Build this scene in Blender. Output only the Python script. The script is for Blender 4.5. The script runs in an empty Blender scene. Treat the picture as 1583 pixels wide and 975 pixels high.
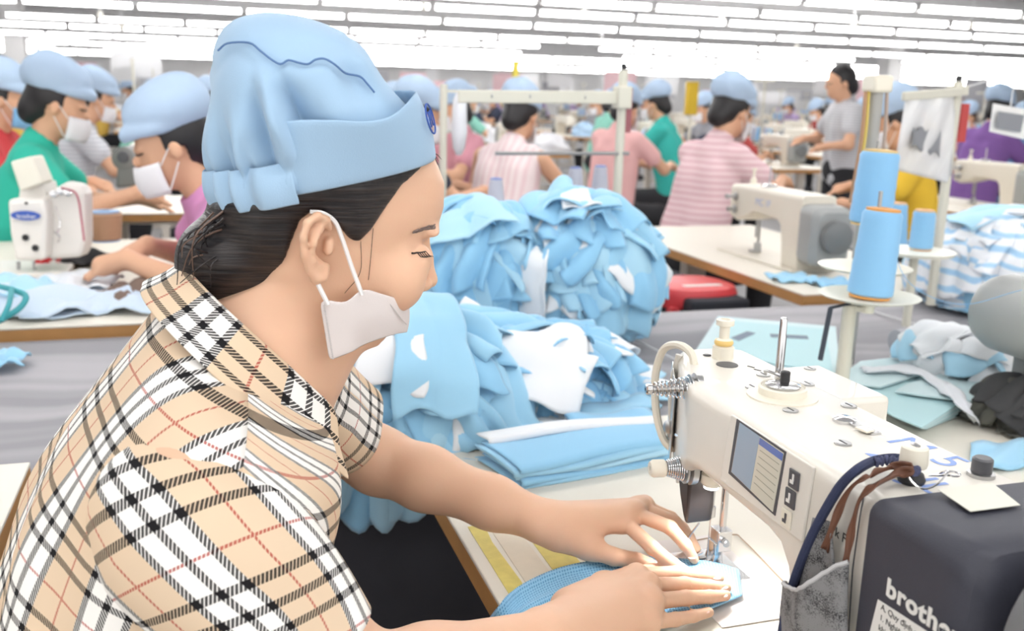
import bpy, bmesh, math, random
import numpy as np
from mathutils import Vector, Matrix, Euler
random.seed(7); RNG = np.random.RandomState(11)
SC = bpy.context.scene; COL = SC.collection
PI = math.pi
# ------------------------------------------------------------------ camera
W, H, F = 1583, 975, 1500.0
ROLL = math.radians(1.6); HY = 142; CZ = 1.32
PITCH = math.atan((H/2-HY)/F)
AU = math.radians(-72)                      # direction of the sewing rows in the room
U = np.array([math.cos(AU), math.sin(AU), 0.0]); V = np.array([-math.sin(AU), math.cos(AU), 0.0])
O = np.array([0, 0, CZ])
def ray(px, py):
    x = px-W/2; y = H/2-py; c, s = math.cos(ROLL), math.sin(ROLL)
    xr = x*c-y*s; yr = x*s+y*c; cp, sp = math.cos(PITCH), math.sin(PITCH)
    return np.array([xr, F*cp+yr*sp, -F*sp+yr*cp])/F
def loc(p): p = np.asarray(p, float); return np.array([p@U, p@V, p[2]])       # world -> row frame (u, v, z)
def wld(q): return U*q[0]+V*q[1]+np.array([0, 0, q[2]])
def pz(px, py, z): r = ray(px, py); return loc(O+r*((z-CZ)/r[2]))
def pu(px, py, u): r = ray(px, py); return loc(O+r*((u-O@U)/(r@U)))
def pv(px, py, v): r = ray(px, py); return loc(O+r*((v-O@V)/(r@V)))
def py_(px, py, Y): r = ray(px, py); return loc(O+r*(Y/r[1]))
cam = bpy.data.cameras.new('camera'); camo = bpy.data.objects.new('camera', cam); COL.objects.link(camo)
cam.sensor_width = 36; cam.lens = 36*F/W; cam.clip_start = .02; cam.clip_end = 200
_r = Vector((1, 0, 0)); _u = Vector((0, math.sin(PITCH), math.cos(PITCH))); _f = Vector((0, math.cos(PITCH), -math.sin(PITCH)))
_x = _r*math.cos(ROLL)+_u*math.sin(ROLL); _y = -_r*math.sin(ROLL)+_u*math.cos(ROLL)
M = Matrix((_x, _y, -_f)).transposed().to_4x4(); M.translation = Vector((0, 0, CZ)); camo.matrix_world = M
cam.dof.use_dof = True; cam.dof.focus_distance = .96; cam.dof.aperture_fstop = 6.5
SC.camera = camo
# ------------------------------------------------------------------ materials
MATS = {}
def mat(name, col, rough=.6, metal=0, bump=0, bscale=200, var=0, vscale=8, sss=0, spec=.5, emit=None, estr=0, sheen=0, alpha=1, coat=0, trans=0):
    if name in MATS: return MATS[name]
    m = bpy.data.materials.new(name); m.use_nodes = True; nt = m.node_tree; b = nt.nodes['Principled BSDF']
    b.inputs['Base Color'].default_value = (*col, 1); b.inputs['Roughness'].default_value = rough; b.inputs['Metallic'].default_value = metal
    b.inputs['Specular IOR Level'].default_value = spec
    if sss: b.inputs['Subsurface Weight'].default_value = sss; b.inputs['Subsurface Radius'].default_value = (1, .35, .2); b.inputs['Subsurface Scale'].default_value = .012
    if sheen: b.inputs['Sheen Weight'].default_value = sheen
    if coat: b.inputs['Coat Weight'].default_value = coat
    if alpha < 1: b.inputs['Alpha'].default_value = alpha
    if trans: b.inputs['Transmission Weight'].default_value = trans
    if emit: b.inputs['Emission Color'].default_value = (*emit, 1); b.inputs['Emission Strength'].default_value = estr
    tc = nt.nodes.new('ShaderNodeTexCoord')
    if var:
        n = nt.nodes.new('ShaderNodeTexNoise'); n.inputs['Scale'].default_value = vscale; n.inputs['Detail'].default_value = 3
        nt.links.new(tc.outputs['Object'], n.inputs['Vector'])
        mx = nt.nodes.new('ShaderNodeMix'); mx.data_type = 'RGBA'
        mx.inputs[6].default_value = (*[c*(1-var) for c in col], 1); mx.inputs[7].default_value = (*[min(1, c*(1+var)) for c in col], 1)
        nt.links.new(n.outputs['Fac'], mx.inputs[0]); nt.links.new(mx.outputs[2], b.inputs['Base Color'])
    if bump:
        n = nt.nodes.new('ShaderNodeTexNoise'); n.inputs['Scale'].default_value = bscale; n.inputs['Detail'].default_value = 2
        nt.links.new(tc.outputs['Object'], n.inputs['Vector'])
        bp = nt.nodes.new('ShaderNodeBump'); bp.inputs['Strength'].default_value = bump; bp.inputs['Distance'].default_value = .002
        nt.links.new(n.outputs['Fac'], bp.inputs['Height']); nt.links.new(bp.outputs['Normal'], b.inputs['Normal'])
    MATS[name] = m; return m
def srgb(h):
    if not h: return (0, 0, 0)
    h = h.lstrip('#'); o = []
    for i in (0, 2, 4):
        c = int(h[i:i+2], 16)/255; o.append(c/12.92 if c <= .04045 else ((c+.055)/1.055)**2.4)
    return tuple(o)
# ------------------------------------------------------------------ mesh collecting
def rot_to(d):
    d = Vector(d).normalized(); return d.to_track_quat('Z', 'Y').to_matrix()
class MB:
    """collects shapes given in the row frame; build() links them as one mesh object"""
    def __init__(s): s.v = []; s.f = []; s.uv = {}; s.mi = []
    def add(s, vs, fs, mi=0):
        b = len(s.v); s.v += [tuple(map(float, p)) for p in vs]; s.f += [tuple(i+b for i in f) for f in fs]; s.mi += [mi]*len(fs); return b
    def box(s, lo, hi, mi=0, R=None, c=None):
        x0, y0, z0 = lo; x1, y1, z1 = hi
        vs = [(x0, y0, z0), (x1, y0, z0), (x1, y1, z0), (x0, y1, z0), (x0, y0, z1), (x1, y0, z1), (x1, y1, z1), (x0, y1, z1)]
        if R is not None:
            c = Vector(c if c is not None else ((x0+x1)/2, (y0+y1)/2, (z0+z1)/2)); vs = [tuple(c+R@(Vector(p)-c)) for p in vs]
        s.add(vs, [(0, 3, 2, 1), (4, 5, 6, 7), (0, 1, 5, 4), (1, 2, 6, 5), (2, 3, 7, 6), (3, 0, 4, 7)], mi); return s
    def bar(s, a, b, w, h=None, mi=0, up=(0, 0, 1)):
        h = h or w; a = Vector(a); b = Vector(b); d = (b-a).normalized(); up = Vector(up)
        if abs(d.dot(up)) > .98: up = Vector((0, 1, 0))
        x = d.cross(up).normalized(); y = x.cross(d).normalized(); vs = []
        for p in (a, b):
            for sx, sy in ((-1, -1), (1, -1), (1, 1), (-1, 1)): vs.append(tuple(p+x*sx*w/2+y*sy*h/2))
        s.add(vs, [(3, 2, 1, 0), (4, 5, 6, 7), (0, 1, 5, 4), (1, 2, 6, 5), (2, 3, 7, 6), (3, 0, 4, 7)], mi); return s
    def tube(s, pts, r, n=10, mi=0, cap=True):
        P = [Vector(p) for p in pts]; rs = r if hasattr(r, '__len__') else [r]*len(P); vs = []; fs = []; prev = None
        for i, p in enumerate(P):
            d = (P[min(i+1, len(P)-1)]-P[max(i-1, 0)]); d = d.normalized() if d.length > 1e-9 else Vector((0, 0, 1))
            if prev is None:
                a = Vector((0, 0, 1)) if abs(d.z) < .9 else Vector((1, 0, 0)); x = d.cross(a).normalized()
            else: x = (prev-d*prev.dot(d)).normalized()
            prev = x; y = d.cross(x)
            for k in range(n): t = 2*PI*k/n; vs.append(tuple(p+(x*math.cos(t)+y*math.sin(t))*rs[i]))
        m = len(P)
        for i in range(m-1):
            for k in range(n): fs.append((i*n+k, i*n+(k+1) % n, (i+1)*n+(k+1) % n, (i+1)*n+k))
        if cap: fs.append(tuple(range(n-1, -1, -1))); fs.append(tuple((m-1)*n+k for k in range(n)))
        s.add(vs, fs, mi); return s
    def cyl(s, a, b, r, r2=None, n=20, mi=0): return s.tube([a, b], [r, r if r2 is None else r2], n, mi)
    def lathe(s, o, axis, prof, n=28, mi=0):
        """prof: list of (radius, distance along axis)"""
        R = rot_to(axis); o = Vector(o); vs = []; fs = []
        for r, h in prof:
            for k in range(n): t = 2*PI*k/n; vs.append(tuple(o+R@Vector((r*math.cos(t), r*math.sin(t), h))))
        m = len(prof)
        for i in range(m-1):
            for k in range(n): fs.append((i*n+k, i*n+(k+1) % n, (i+1)*n+(k+1) % n, (i+1)*n+k))
        if prof[0][0] > 1e-6: fs.append(tuple(range(n-1, -1, -1)))
        if prof[-1][0] > 1e-6: fs.append(tuple((m-1)*n+k for k in range(n)))
        s.add(vs, fs, mi); return s
    def loft(s, rings, cap=True, mi=0, closed=True):
        n = len(rings[0]); vs = [p for r in rings for p in r]; fs = []
        for i in range(len(rings)-1):
            for k in range(n if closed else n-1): fs.append((i*n+k, i*n+(k+1) % n, (i+1)*n+(k+1) % n, (i+1)*n+k))
        if cap and closed: fs.append(tuple(range(n-1, -1, -1))); fs.append(tuple((len(rings)-1)*n+k for k in range(n)))
        s.add(vs, fs, mi); return s
    def prism(s, poly, off, mi=0):
        """poly: 3-D outline, extruded by the vector off"""
        n = len(poly); off = Vector(off); vs = [tuple(p) for p in poly]+[tuple(Vector(p)+off) for p in poly]
        fs = [tuple(range(n-1, -1, -1)), tuple(range(n, 2*n))]+[(k, (k+1) % n, n+(k+1) % n, n+k) for k in range(n)]
        s.add(vs, fs, mi); return s
    def ball(s, c, r, n=16, mi=0):
        r = r if hasattr(r, '__len__') else (r, r, r); c = Vector(c); m = max(6, n//2); vs = []; fs = []
        for i in range(m+1):
            a = PI*i/m
            for k in range(n): t = 2*PI*k/n; vs.append((c.x+r[0]*math.sin(a)*math.cos(t), c.y+r[1]*math.sin(a)*math.sin(t), c.z-r[2]*math.cos(a)))
        for i in range(m):
            for k in range(n): fs.append((i*n+k, i*n+(k+1) % n, (i+1)*n+(k+1) % n, (i+1)*n+k))
        s.add(vs, fs, mi); return s
    def build(s, name, m, parent=None, smooth=True, bevel=0, origin=None, sub=0, solid=0, seg=2, angle=35):
        me = bpy.data.meshes.new(name)
        o = bpy.data.objects.new(name, me); COL.objects.link(o)
        vs = np.array(s.v) if s.v else np.zeros((0, 3))
        if parent is not None:
            o.parent = parent; org = np.array(parent['_org']) if parent.get('_org') is not None else np.zeros(3); o['_org'] = [float(x) for x in org]
        else:
            org = np.array(origin) if origin is not None else np.array([vs[:, 0].mean(), vs[:, 1].mean(), vs[:, 2].min()])
            o.location = wld(org); o.rotation_euler = (0, 0, AU); o['_org'] = [float(x) for x in org]
        me.from_pydata([tuple(p) for p in (vs-org)], [], s.f)
        if isinstance(m, (list, tuple)): me.polygons.foreach_set('material_index', s.mi)
        bm = bmesh.new(); bm.from_mesh(me); bmesh.ops.remove_doubles(bm, verts=bm.verts, dist=1e-6) if not s.uv else None
        bmesh.ops.recalc_face_normals(bm, faces=bm.faces); bm.to_mesh(me); bm.free()
        for x in (m if isinstance(m, (list, tuple)) else [m]): me.materials.append(x)
        if smooth:
            me.polygons.foreach_set('use_smooth', [True]*len(me.polygons)); me.set_sharp_from_angle(angle=math.radians(angle))
        if solid: md = o.modifiers.new('solid', 'SOLIDIFY'); md.thickness = solid; md.offset = 0
        if bevel:
            md = o.modifiers.new('bevel', 'BEVEL'); md.width = bevel; md.segments = seg; md.limit_method = 'ANGLE'; md.angle_limit = math.radians(40); md.harden_normals = False
        if sub: md = o.modifiers.new('sub', 'SUBSURF'); md.levels = sub; md.render_levels = sub
        return o
def tag(o, label=None, cat=None, group=None, kind=None):
    if label: o['label'] = label
    if cat: o['category'] = cat
    if group: o['group'] = group
    if kind: o['kind'] = kind
    return o
def thing(name, label, cat, org, group=None):
    o = bpy.data.objects.new(name, None); COL.objects.link(o); o.empty_display_size = .05
    o.location = wld(np.asarray(org, float)); o.rotation_euler = (0, 0, AU); o['_org'] = [float(x) for x in org]
    return tag(o, label, cat, group)
def copy_tree(o, parent=None):
    c = o.copy(); COL.objects.link(c)
    if parent is not None: c.parent = parent
    for ch in o.children: copy_tree(ch, c)
    return c
def place(o, org, rz=0.0):
    o.location = wld(np.asarray(org, float)); o.rotation_euler = (0, 0, AU+rz); return o
def text(body, parent, m, at, xdir, ydir, size, name='lettering', ext=.0003, align='LEFT'):
    """flat raised lettering lying in the plane of xdir, ydir (row frame)"""
    cu = bpy.data.curves.new(name, 'FONT'); cu.body = body; cu.size = size; cu.extrude = ext; cu.align_x = align
    o = bpy.data.objects.new(name, cu); COL.objects.link(o); cu.materials.append(m)
    x = Vector(xdir).normalized(); y = Vector(ydir); y = (y-x*y.dot(x)).normalized(); z = x.cross(y)
    mm = Matrix((x, y, z)).transposed().to_4x4(); mm.translation = Vector(np.asarray(at, float)-np.array(parent['_org'])); o.parent = parent; o.matrix_local = mm
    return o
def smoothpath(pts, n=8):
    """Catmull-Rom through pts"""
    P = [np.asarray(p, float) for p in pts]; P = [2*P[0]-P[1]]+P+[2*P[-1]-P[-2]]; out = []
    for i in range(1, len(P)-2):
        for k in range(n):
            t = k/n; a, b, c, d = P[i-1:i+3]
            out.append(.5*((2*b)+(-a+c)*t+(2*a-5*b+4*c-d)*t*t+(-a+3*b-3*c+d)*t**3))
    out.append(P[-2]); return out
def fbm(p, s=1.0, seed=0, oct=3):
    """cheap smooth value noise from summed sines; p (...,3)"""
    r = np.random.RandomState(seed); o = np.zeros(p.shape[:-1]); a = 1.0
    for i in range(oct):
        for j in range(3):
            k = r.normal(size=3); k = k/np.linalg.norm(k)*s*(1.9**i)*r.uniform(.7, 1.3); o += a*np.sin(p@k*6.28+r.uniform(0, 6.28))
        a *= .5
    return o/3
# ------------------------------------------------------------------ implicit bodies
def smin(a, b, k):
    if k <= 0: return np.minimum(a, b)
    h = np.clip(.5+.5*(b-a)/k, 0, 1); return b*(1-h)+a*h-k*h*(1-h)
class Vol:
    def __init__(s, lo, hi, h):
        s.lo = np.array(lo, float); s.h = h; s.n = np.ceil((np.array(hi)-s.lo)/h).astype(int)+1; s.f = np.full(s.n, .2, np.float32)
        s.ax = [(s.lo[i]+h*np.arange(s.n[i])).astype(np.float32) for i in range(3)]
    def reg(s, lo, hi):
        a = np.clip(np.floor((np.array(lo)-s.lo)/s.h).astype(int), 0, s.n-1); b = np.clip(np.ceil((np.array(hi)-s.lo)/s.h).astype(int)+1, 1, s.n)
        sl = tuple(slice(a[i], max(b[i], a[i]+1)) for i in range(3)); X, Y, Z = np.meshgrid(s.ax[0][sl[0]], s.ax[1][sl[1]], s.ax[2][sl[2]], indexing='ij', sparse=True)
        return sl, X, Y, Z
    def put(s, fn, lo, hi, k=0.0, mode='add'):
        m = k+3*s.h; sl, X, Y, Z = s.reg(np.array(lo)-m, np.array(hi)+m); d = fn(X, Y, Z)
        if mode == 'add': s.f[sl] = smin(s.f[sl], d, k)
        elif mode == 'sub': s.f[sl] = -smin(-s.f[sl], d, k)
    def cap(s, a, b, ra, rb=None, k=.01, sq=None):
        rb = ra if rb is None else rb; a = np.array(a, float); b = np.array(b, float); d = b-a; L = d@d+1e-12; r = max(ra, rb)
        def fn(X, Y, Z):
            t = np.clip(((X-a[0])*d[0]+(Y-a[1])*d[1]+(Z-a[2])*d[2])/L, 0, 1)
            return np.sqrt((X-a[0]-t*d[0])**2+(Y-a[1]-t*d[1])**2+(Z-a[2]-t*d[2])**2)-(ra+(rb-ra)*t)
        s.put(fn, np.minimum(a, b)-r, np.maximum(a, b)+r, k)
    def chain(s, pts, rs, k=.008):
        for i in range(len(pts)-1): s.cap(pts[i], pts[i+1], rs[i], rs[i+1], k)
    def ell(s, c, r, k=.01, R=None, mode='add'):
        c = np.array(c, float); r = np.array(r, float); R = np.eye(3) if R is None else np.array(R); m = r.max()
        def fn(X, Y, Z):
            x, y, z = X-c[0], Y-c[1], Z-c[2]
            q = [(R[i, 0]*x+R[i, 1]*y+R[i, 2]*z) for i in range(3)]
            k0 = np.sqrt(sum((q[i]/r[i])**2 for i in range(3))); k1 = np.sqrt(sum((q[i]/r[i]**2)**2 for i in range(3)))+1e-9
            return k0*(k0-1)/k1
        s.put(fn, c-m, c+m, k, mode)
    def nets(s):
        f = s.f; I = f < 0; n = f.shape; idx = -np.ones(np.array(n)-1, np.int64)
        cs = [I[a:n[0]-1+a, b:n[1]-1+b, c:n[2]-1+c] for a in (0, 1) for b in (0, 1) for c in (0, 1)]
        al = cs[0].copy(); an = cs[0].copy()
        for c in cs[1:]: al &= c; an |= c
        act = an & ~al; ii = np.argwhere(act); idx[act] = np.arange(len(ii))
        pos = np.zeros((len(ii), 3)); cnt = np.zeros(len(ii)); offs = [(a, b, c) for a in (0, 1) for b in (0, 1) for c in (0, 1)]
        for p in offs:
            for ax in range(3):
                if p[ax]: continue
                q = list(p); q[ax] = 1; fa = f[tuple((ii+p).T)]; fb = f[tuple((ii+q).T)]; m = (fa < 0) != (fb < 0)
                t = np.where(m, fa/(fa-fb+1e-12), 0); w = np.zeros((len(ii), 3)); w += p; w[:, ax] += t; pos[m] += w[m]; cnt[m] += 1
        V_ = s.lo+(ii+pos/cnt[:, None])*s.h; Q = []
        for ax in range(3):
            o1, o2 = (ax+1) % 3, (ax+2) % 3; sl0 = [slice(None)]*3; sl1 = [slice(None)]*3; sl0[ax] = slice(0, -1); sl1[ax] = slice(1, None)
            e = np.argwhere(I[tuple(sl0)] != I[tuple(sl1)]); e = e[(e[:, o1] > 0) & (e[:, o2] > 0) & (e[:, o1] < n[o1]-1) & (e[:, o2] < n[o2]-1)]
            if not len(e): continue
            d1 = np.zeros(3, int); d1[o1] = 1; d2 = np.zeros(3, int); d2[o2] = 1
            q = np.stack([idx[tuple((e-d1-d2).T)], idx[tuple((e-d2).T)], idx[tuple(e.T)], idx[tuple((e-d1).T)]], 1); fl = I[tuple(e.T)]; q[~fl] = q[~fl][:, ::-1]; Q.append(q)
        Q = np.concatenate(Q); return V_, Q[(Q >= 0).all(1)]
    def build(s, name, m, parent=None, smooth_it=1, origin=None):
        v, q = s.nets()
        for _ in range(smooth_it):          # light Laplacian pass, removes the grid's stair steps
            acc = np.zeros_like(v); c = np.zeros(len(v))
            for a, b in ((0, 1), (1, 2), (2, 3), (3, 0)):
                np.add.at(acc, q[:, a], v[q[:, b]]); np.add.at(acc, q[:, b], v[q[:, a]]); np.add.at(c, q[:, a], 1); np.add.at(c, q[:, b], 1)
            v = v*.5+.5*acc/np.maximum(c, 1)[:, None]
        me = bpy.data.meshes.new(name); o = bpy.data.objects.new(name, me); COL.objects.link(o)
        if parent is not None: o.parent = parent; org = np.array(parent['_org'])
        else:
            org = np.array(origin) if origin is not None else np.array([v[:, 0].mean(), v[:, 1].mean(), v[:, 2].min()]); o.location = wld(org); o.rotation_euler = (0, 0, AU)
        o['_org'] = [float(x) for x in org]; v = v-org
        me.vertices.add(len(v)); me.vertices.foreach_set('co', v.astype(np.float32).ravel()); me.loops.add(len(q)*4); me.loops.foreach_set('vertex_index', q.astype(np.int32).ravel())
        me.polygons.add(len(q)); me.polygons.foreach_set('loop_start', np.arange(len(q), dtype=np.int32)*4); me.polygons.foreach_set('loop_total', np.full(len(q), 4, np.int32)); me.update(calc_edges=True); me.validate()
        me.polygons.foreach_set('use_smooth', [True]*len(me.polygons)); me.materials.append(m); return o
def grid_mesh(name, P, m, parent=None, uv=None, close_u=False, solid=0, sub=0, origin=None):
    """P (n,m,3) grid in the row frame -> mesh with UVs (metres)"""
    P = np.asarray(P, float); n, k = P.shape[:2]; me = bpy.data.meshes.new(name); o = bpy.data.objects.new(name, me); COL.objects.link(o)
    vs = P.reshape(-1, 3)
    if parent is not None: o.parent = parent; org = np.array(parent['_org'])
    else:
        org = np.array(origin) if origin is not None else np.array([vs[:, 0].mean(), vs[:, 1].mean(), vs[:, 2].min()]); o.location = wld(org); o.rotation_euler = (0, 0, AU)
    o['_org'] = [float(x) for x in org]
    kk = k if close_u else k-1
    fs = [(i*k+j, i*k+(j+1) % k, (i+1)*k+(j+1) % k, (i+1)*k+j) for i in range(n-1) for j in range(kk)]
    me.from_pydata([tuple(p) for p in vs-org], [], fs)
    if uv is not None:
        l = me.uv_layers.new(name='UVMap'); dat = []
        for i in range(n-1):
            for j in range(kk): dat += [uv[i, j], uv[i, j+1], uv[i+1, j+1], uv[i+1, j]]
        l.data.foreach_set('uv', np.array(dat, np.float32).ravel())
    me.polygons.foreach_set('use_smooth', [True]*len(me.polygons)); me.materials.append(m)
    if solid: md = o.modifiers.new('solid', 'SOLIDIFY'); md.thickness = solid; md.offset = 0
    if sub: md = o.modifiers.new('sub', 'SUBSURF'); md.levels = sub; md.render_levels = sub
    return o
# ================================================================== the seated seamstress
SKIN = mat('skin', srgb('#e6bb9d'), rough=.5, sss=.12, var=.05, vscale=14, bump=.05, bscale=400, spec=.35)
HAIRC = (.012, .010, .012)
def hair_mat():
    m = mat('hair', HAIRC, rough=.38, spec=.5); nt = m.node_tree; b = nt.nodes['Principled BSDF']
    tc = nt.nodes.new('ShaderNodeTexCoord'); mp = nt.nodes.new('ShaderNodeMapping'); mp.inputs['Rotation'].default_value = (math.radians(-28), 0, 0); mp.inputs['Scale'].default_value = (60, 14, 420)
    n = nt.nodes.new('ShaderNodeTexNoise'); n.inputs['Scale'].default_value = 1; n.inputs['Detail'].default_value = 4
    nt.links.new(tc.outputs['Object'], mp.inputs['Vector']); nt.links.new(mp.outputs['Vector'], n.inputs['Vector'])
    r = nt.nodes.new('ShaderNodeValToRGB'); r.color_ramp.elements[0].position = .4; r.color_ramp.elements[0].color = (.008, .007, .009, 1); r.color_ramp.elements[1].position = .75; r.color_ramp.elements[1].color = (.045, .034, .032, 1)
    nt.links.new(n.outputs['Fac'], r.inputs['Fac']); nt.links.new(r.outputs['Color'], b.inputs['Base Color'])
    bp = nt.nodes.new('ShaderNodeBump'); bp.inputs['Strength'].default_value = .5; bp.inputs['Distance'].default_value = .003
    nt.links.new(n.outputs['Fac'], bp.inputs['Height']); nt.links.new(bp.outputs['Normal'], b.inputs['Normal']); return m
HAIR = hair_mat()
CAPM = mat('cap cotton', srgb('#a6c5e0'), rough=.85, bump=.12, bscale=900, var=.03, vscale=20, sheen=.2, spec=.2)
CAPBAND = mat('cap band cotton', srgb('#a4c3de'), rough=.85, bump=.12, bscale=900, sheen=.2, spec=.2)
MASKM = mat('mask fabric', srgb('#e4dcda'), rough=.8, bump=.12, bscale=700, spec=.2)
WHITEB = mat('white elastic', (.85, .83, .82), rough=.8)
def plaid(name='checked cotton'):
    m = bpy.data.materials.new(name); m.use_nodes = True; nt = m.node_tree; b = nt.nodes['Principled BSDF']; b.inputs['Roughness'].default_value = .8; b.inputs['Specular IOR Level'].default_value = .2
    uv = nt.nodes.new('ShaderNodeUVMap'); sp = nt.nodes.new('ShaderNodeSeparateXYZ'); nt.links.new(uv.outputs['UV'], sp.inputs[0])
    be, wh, bl, rd = srgb('#e4ccaf'), srgb('#fbf8f3'), srgb('#1c1a1d'), srgb('#b5443a'); PER = .088
    def L(o, sock): nt.links.new(o, sock)
    def mth(op, a, bb=None):
        n = nt.nodes.new('ShaderNodeMath'); n.operation = op
        for i, x in enumerate((a, bb)):
            if x is None: continue
            if isinstance(x, (int, float)): n.inputs[i].default_value = x
            else: L(x, n.inputs[i])
        return n.outputs[0]
    def ramp(f, stops):
        r = nt.nodes.new('ShaderNodeValToRGB'); cr = r.color_ramp; cr.interpolation = 'CONSTANT'
        while len(cr.elements) < len(stops): cr.elements.new(.5)
        for e, (p, c) in zip(cr.elements, stops): e.position = p
        for e, (p, c) in zip(cr.elements, stops): e.color = (c, c, c, 1)
        L(f, r.inputs[0]); return r.outputs[0]
    fx, fy = [mth('FRACT', mth('DIVIDE', mth('ADD', sp.outputs[a], 10 * .088), PER)) for a in (0, 1)]
    BS = [(0, 0), (.26, 1), (.328, 0), (.466, 1), (.534, 0), (.672, 1), (.74, 0)]
    bx, by = ramp(fx, BS), ramp(fy, BS); wx = ramp(fx, [(0, 0), (.26, 1), (.74, 0)]); R_ = [(0, 1), (.022, 0)]; rx, ry = ramp(fx, R_), ramp(fy, R_)
    h1 = mth('FRACT', mth('MULTIPLY', mth('ADD', sp.outputs[0], sp.outputs[1]), 330)); hb = mth('GREATER_THAN', h1, .28); hr = mth('GREATER_THAN', h1, .25)
    both = mth('MULTIPLY', bx, by); ab = mth('MAXIMUM', both, mth('MULTIPLY', mth('MAXIMUM', bx, by), mth('MULTIPLY', hb, .93))); ar = mth('MULTIPLY', mth('MAXIMUM', rx, ry), mth('MULTIPLY', hr, .85))
    def mix(f, a, b_):
        n = nt.nodes.new('ShaderNodeMix'); n.data_type = 'RGBA'; L(f, n.inputs[0])
        for k, x in ((6, a), (7, b_)):
            if isinstance(x, tuple): n.inputs[k].default_value = (*x, 1)
            else: L(x, n.inputs[k])
        return n.outputs[2]
    c = mix(ab, mix(ar, mix(wx, be, wh), rd), bl); L(c, b.inputs['Base Color']); return m
PLAID = plaid()
PANTS = mat('black trousers cloth', (.02, .02, .024), rough=.9)
UM = -.90                                             # her mid-plane
woman = thing('person', 'person in beige checked shirt, pale blue cap and white mask, sewing at the nearest machine', 'person', (UM, -.22, 0))
PH = math.radians(15)
HC = pu(540, 330, UM)
HY_, HZ_ = np.array([0, math.cos(PH), -math.sin(PH)]), np.array([0, math.sin(PH), math.cos(PH)])
def hl(p): d = np.asarray(p)-HC; return np.array([d[0], d@HY_, d@HZ_])
def hw(x, y, z): return HC+np.array([x, 0, 0])+HY_*y+HZ_*z
def tab(pts, u=UM): a = np.array([hl(pu(x, y, u))[1:] for x, y in pts]); return a
front = tab([(560, 122), (620, 168), (662, 225), (683, 280), (682, 318), (674, 344), (656, 368), (641, 392), (635, 425), (628, 446), (622, 462), (610, 480), (598, 496), (584, 510), (564, 522)])
ZC = float(hl(pu(580, 519, UM))[2])
back = tab([(430, 90), (375, 150), (345, 215), (338, 290), (350, 345), (385, 395), (425, 430), (480, 470), (535, 515), (575, 545)])
zt = np.array([.135, .12, .10, .07, .04, .0, -.03, -.06, ZC*.72, ZC*.86, ZC*.95, ZC]); wt = np.array([.012, .04, .058, .072, .076, .074, .069, .062, .054, .043, .030, .012])
def head_base(X, Y, Z, grow=0.0):
    y = (Y-HC[1])*HY_[1]+(Z-HC[2])*HY_[2]; z = (Y-HC[1])*HZ_[1]+(Z-HC[2])*HZ_[2]; x = X-HC[0]
    fo = np.argsort(front[:, 1]); bo = np.argsort(back[:, 1])
    yf = np.interp(z, front[fo, 1], front[fo, 0])+grow; yb = np.interp(z, back[bo, 1], back[bo, 0])-grow; w = np.interp(-z, -zt, wt)+grow
    yc = yb+(yf-yb)*.46; hy = np.where(y > yc, yf-yc, yc-yb); hy = np.maximum(hy, .012); t = (y-yc)/hy
    r = (np.abs(x/w)**2.25+np.abs(t)**2.25)**(1/2.25); d = (r-1)*np.minimum(w, hy)*.85
    zz = np.maximum(z-(.125+grow), ZC+.001-z); return np.maximum(d, zz)
B = Vol((-1.36, -.16, .74), (-.58, .60, 1.36), .0023)
B.put(head_base, HC-.16, HC+.16, .0)
# nose, brow, lids, cheeks, lips in the head's own frame
def hp(px, py, x=0.0, u=UM): q = hl(pu(px, py, u)); return hw(x, q[1], q[2])
B.chain([hp(652, 368), hp(656, 398), hp(661, 424)], [.0070, .0075, .0080], .006)
B.ell(hp(662, 433), (.0095, .0092, .0078), .004)
for s in (1, -1):
    B.ell(hp(648, 437, s*.012), (.0065, .010, .0065), .004)                                   # nostril wings
    B.ell(hp(654, 351, s*.026), (.022, .008, .005), .008)                                      # brow ridge
    B.ell(hp(656, 384, s*.034), (.019, .012, .012), .010, mode='sub')                          # eye socket
    B.ell(hp(634, 388, s*.033), (.0145, .0125, .0125), .004)                                   # closed-down lid over the eye
    B.ell(hp(606, 420, s*.040), (.021, .022, .026), .02)                                       # cheek
    B.ell(hp(650, 446, s*.007), (.003, .004, .0022), .002, mode='sub')
B.ell(hp(612, 466), (.018, .008, .006), .006); B.ell(hp(606, 482), (.016, .008, .006), .006)   # lips behind the mask
B.ell(hp(576, 504), (.02, .014, .014), .014)                                                   # chin
# ears
for s in (1, -1):
    ex = .074*s
    def ep(px, py, dx=0.0): q = hl(pu(px, py, UM+.078)); return hw(ex+s*dx, q[1], q[2])
    rim = [(508, 352, .004), (503, 338, .010), (488, 331, .016), (472, 340, .021), (465, 362, .022), (468, 390, .019), (477, 414, .013), (488, 430, .008), (500, 428, .003), (505, 412, .000)]
    B.chain([ep(a, b, c) for a, b, c in rim], [.0036, .0036, .0038, .0038, .0036, .0036, .0040, .0050, .0045, .0035], .002)
    B.chain([ep(490, 342, .007), ep(481, 360, .010), ep(481, 385, .008), ep(489, 412, .003), ep(498, 420, 0)], [.006, .0065, .0065, .006, .005], .004)
    B.chain([ep(494, 352, .014), ep(482, 372, .017), ep(484, 398, .013), ep(494, 410, .008)], [.0032, .0036, .0036, .003], .003)
    B.ell(ep(499, 382, .010), (.010, .0095, .014), .003, mode='sub')
    B.cap(ep(510, 376, .0), ep(508, 388, .001), .0048, .0048, .004)
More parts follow.
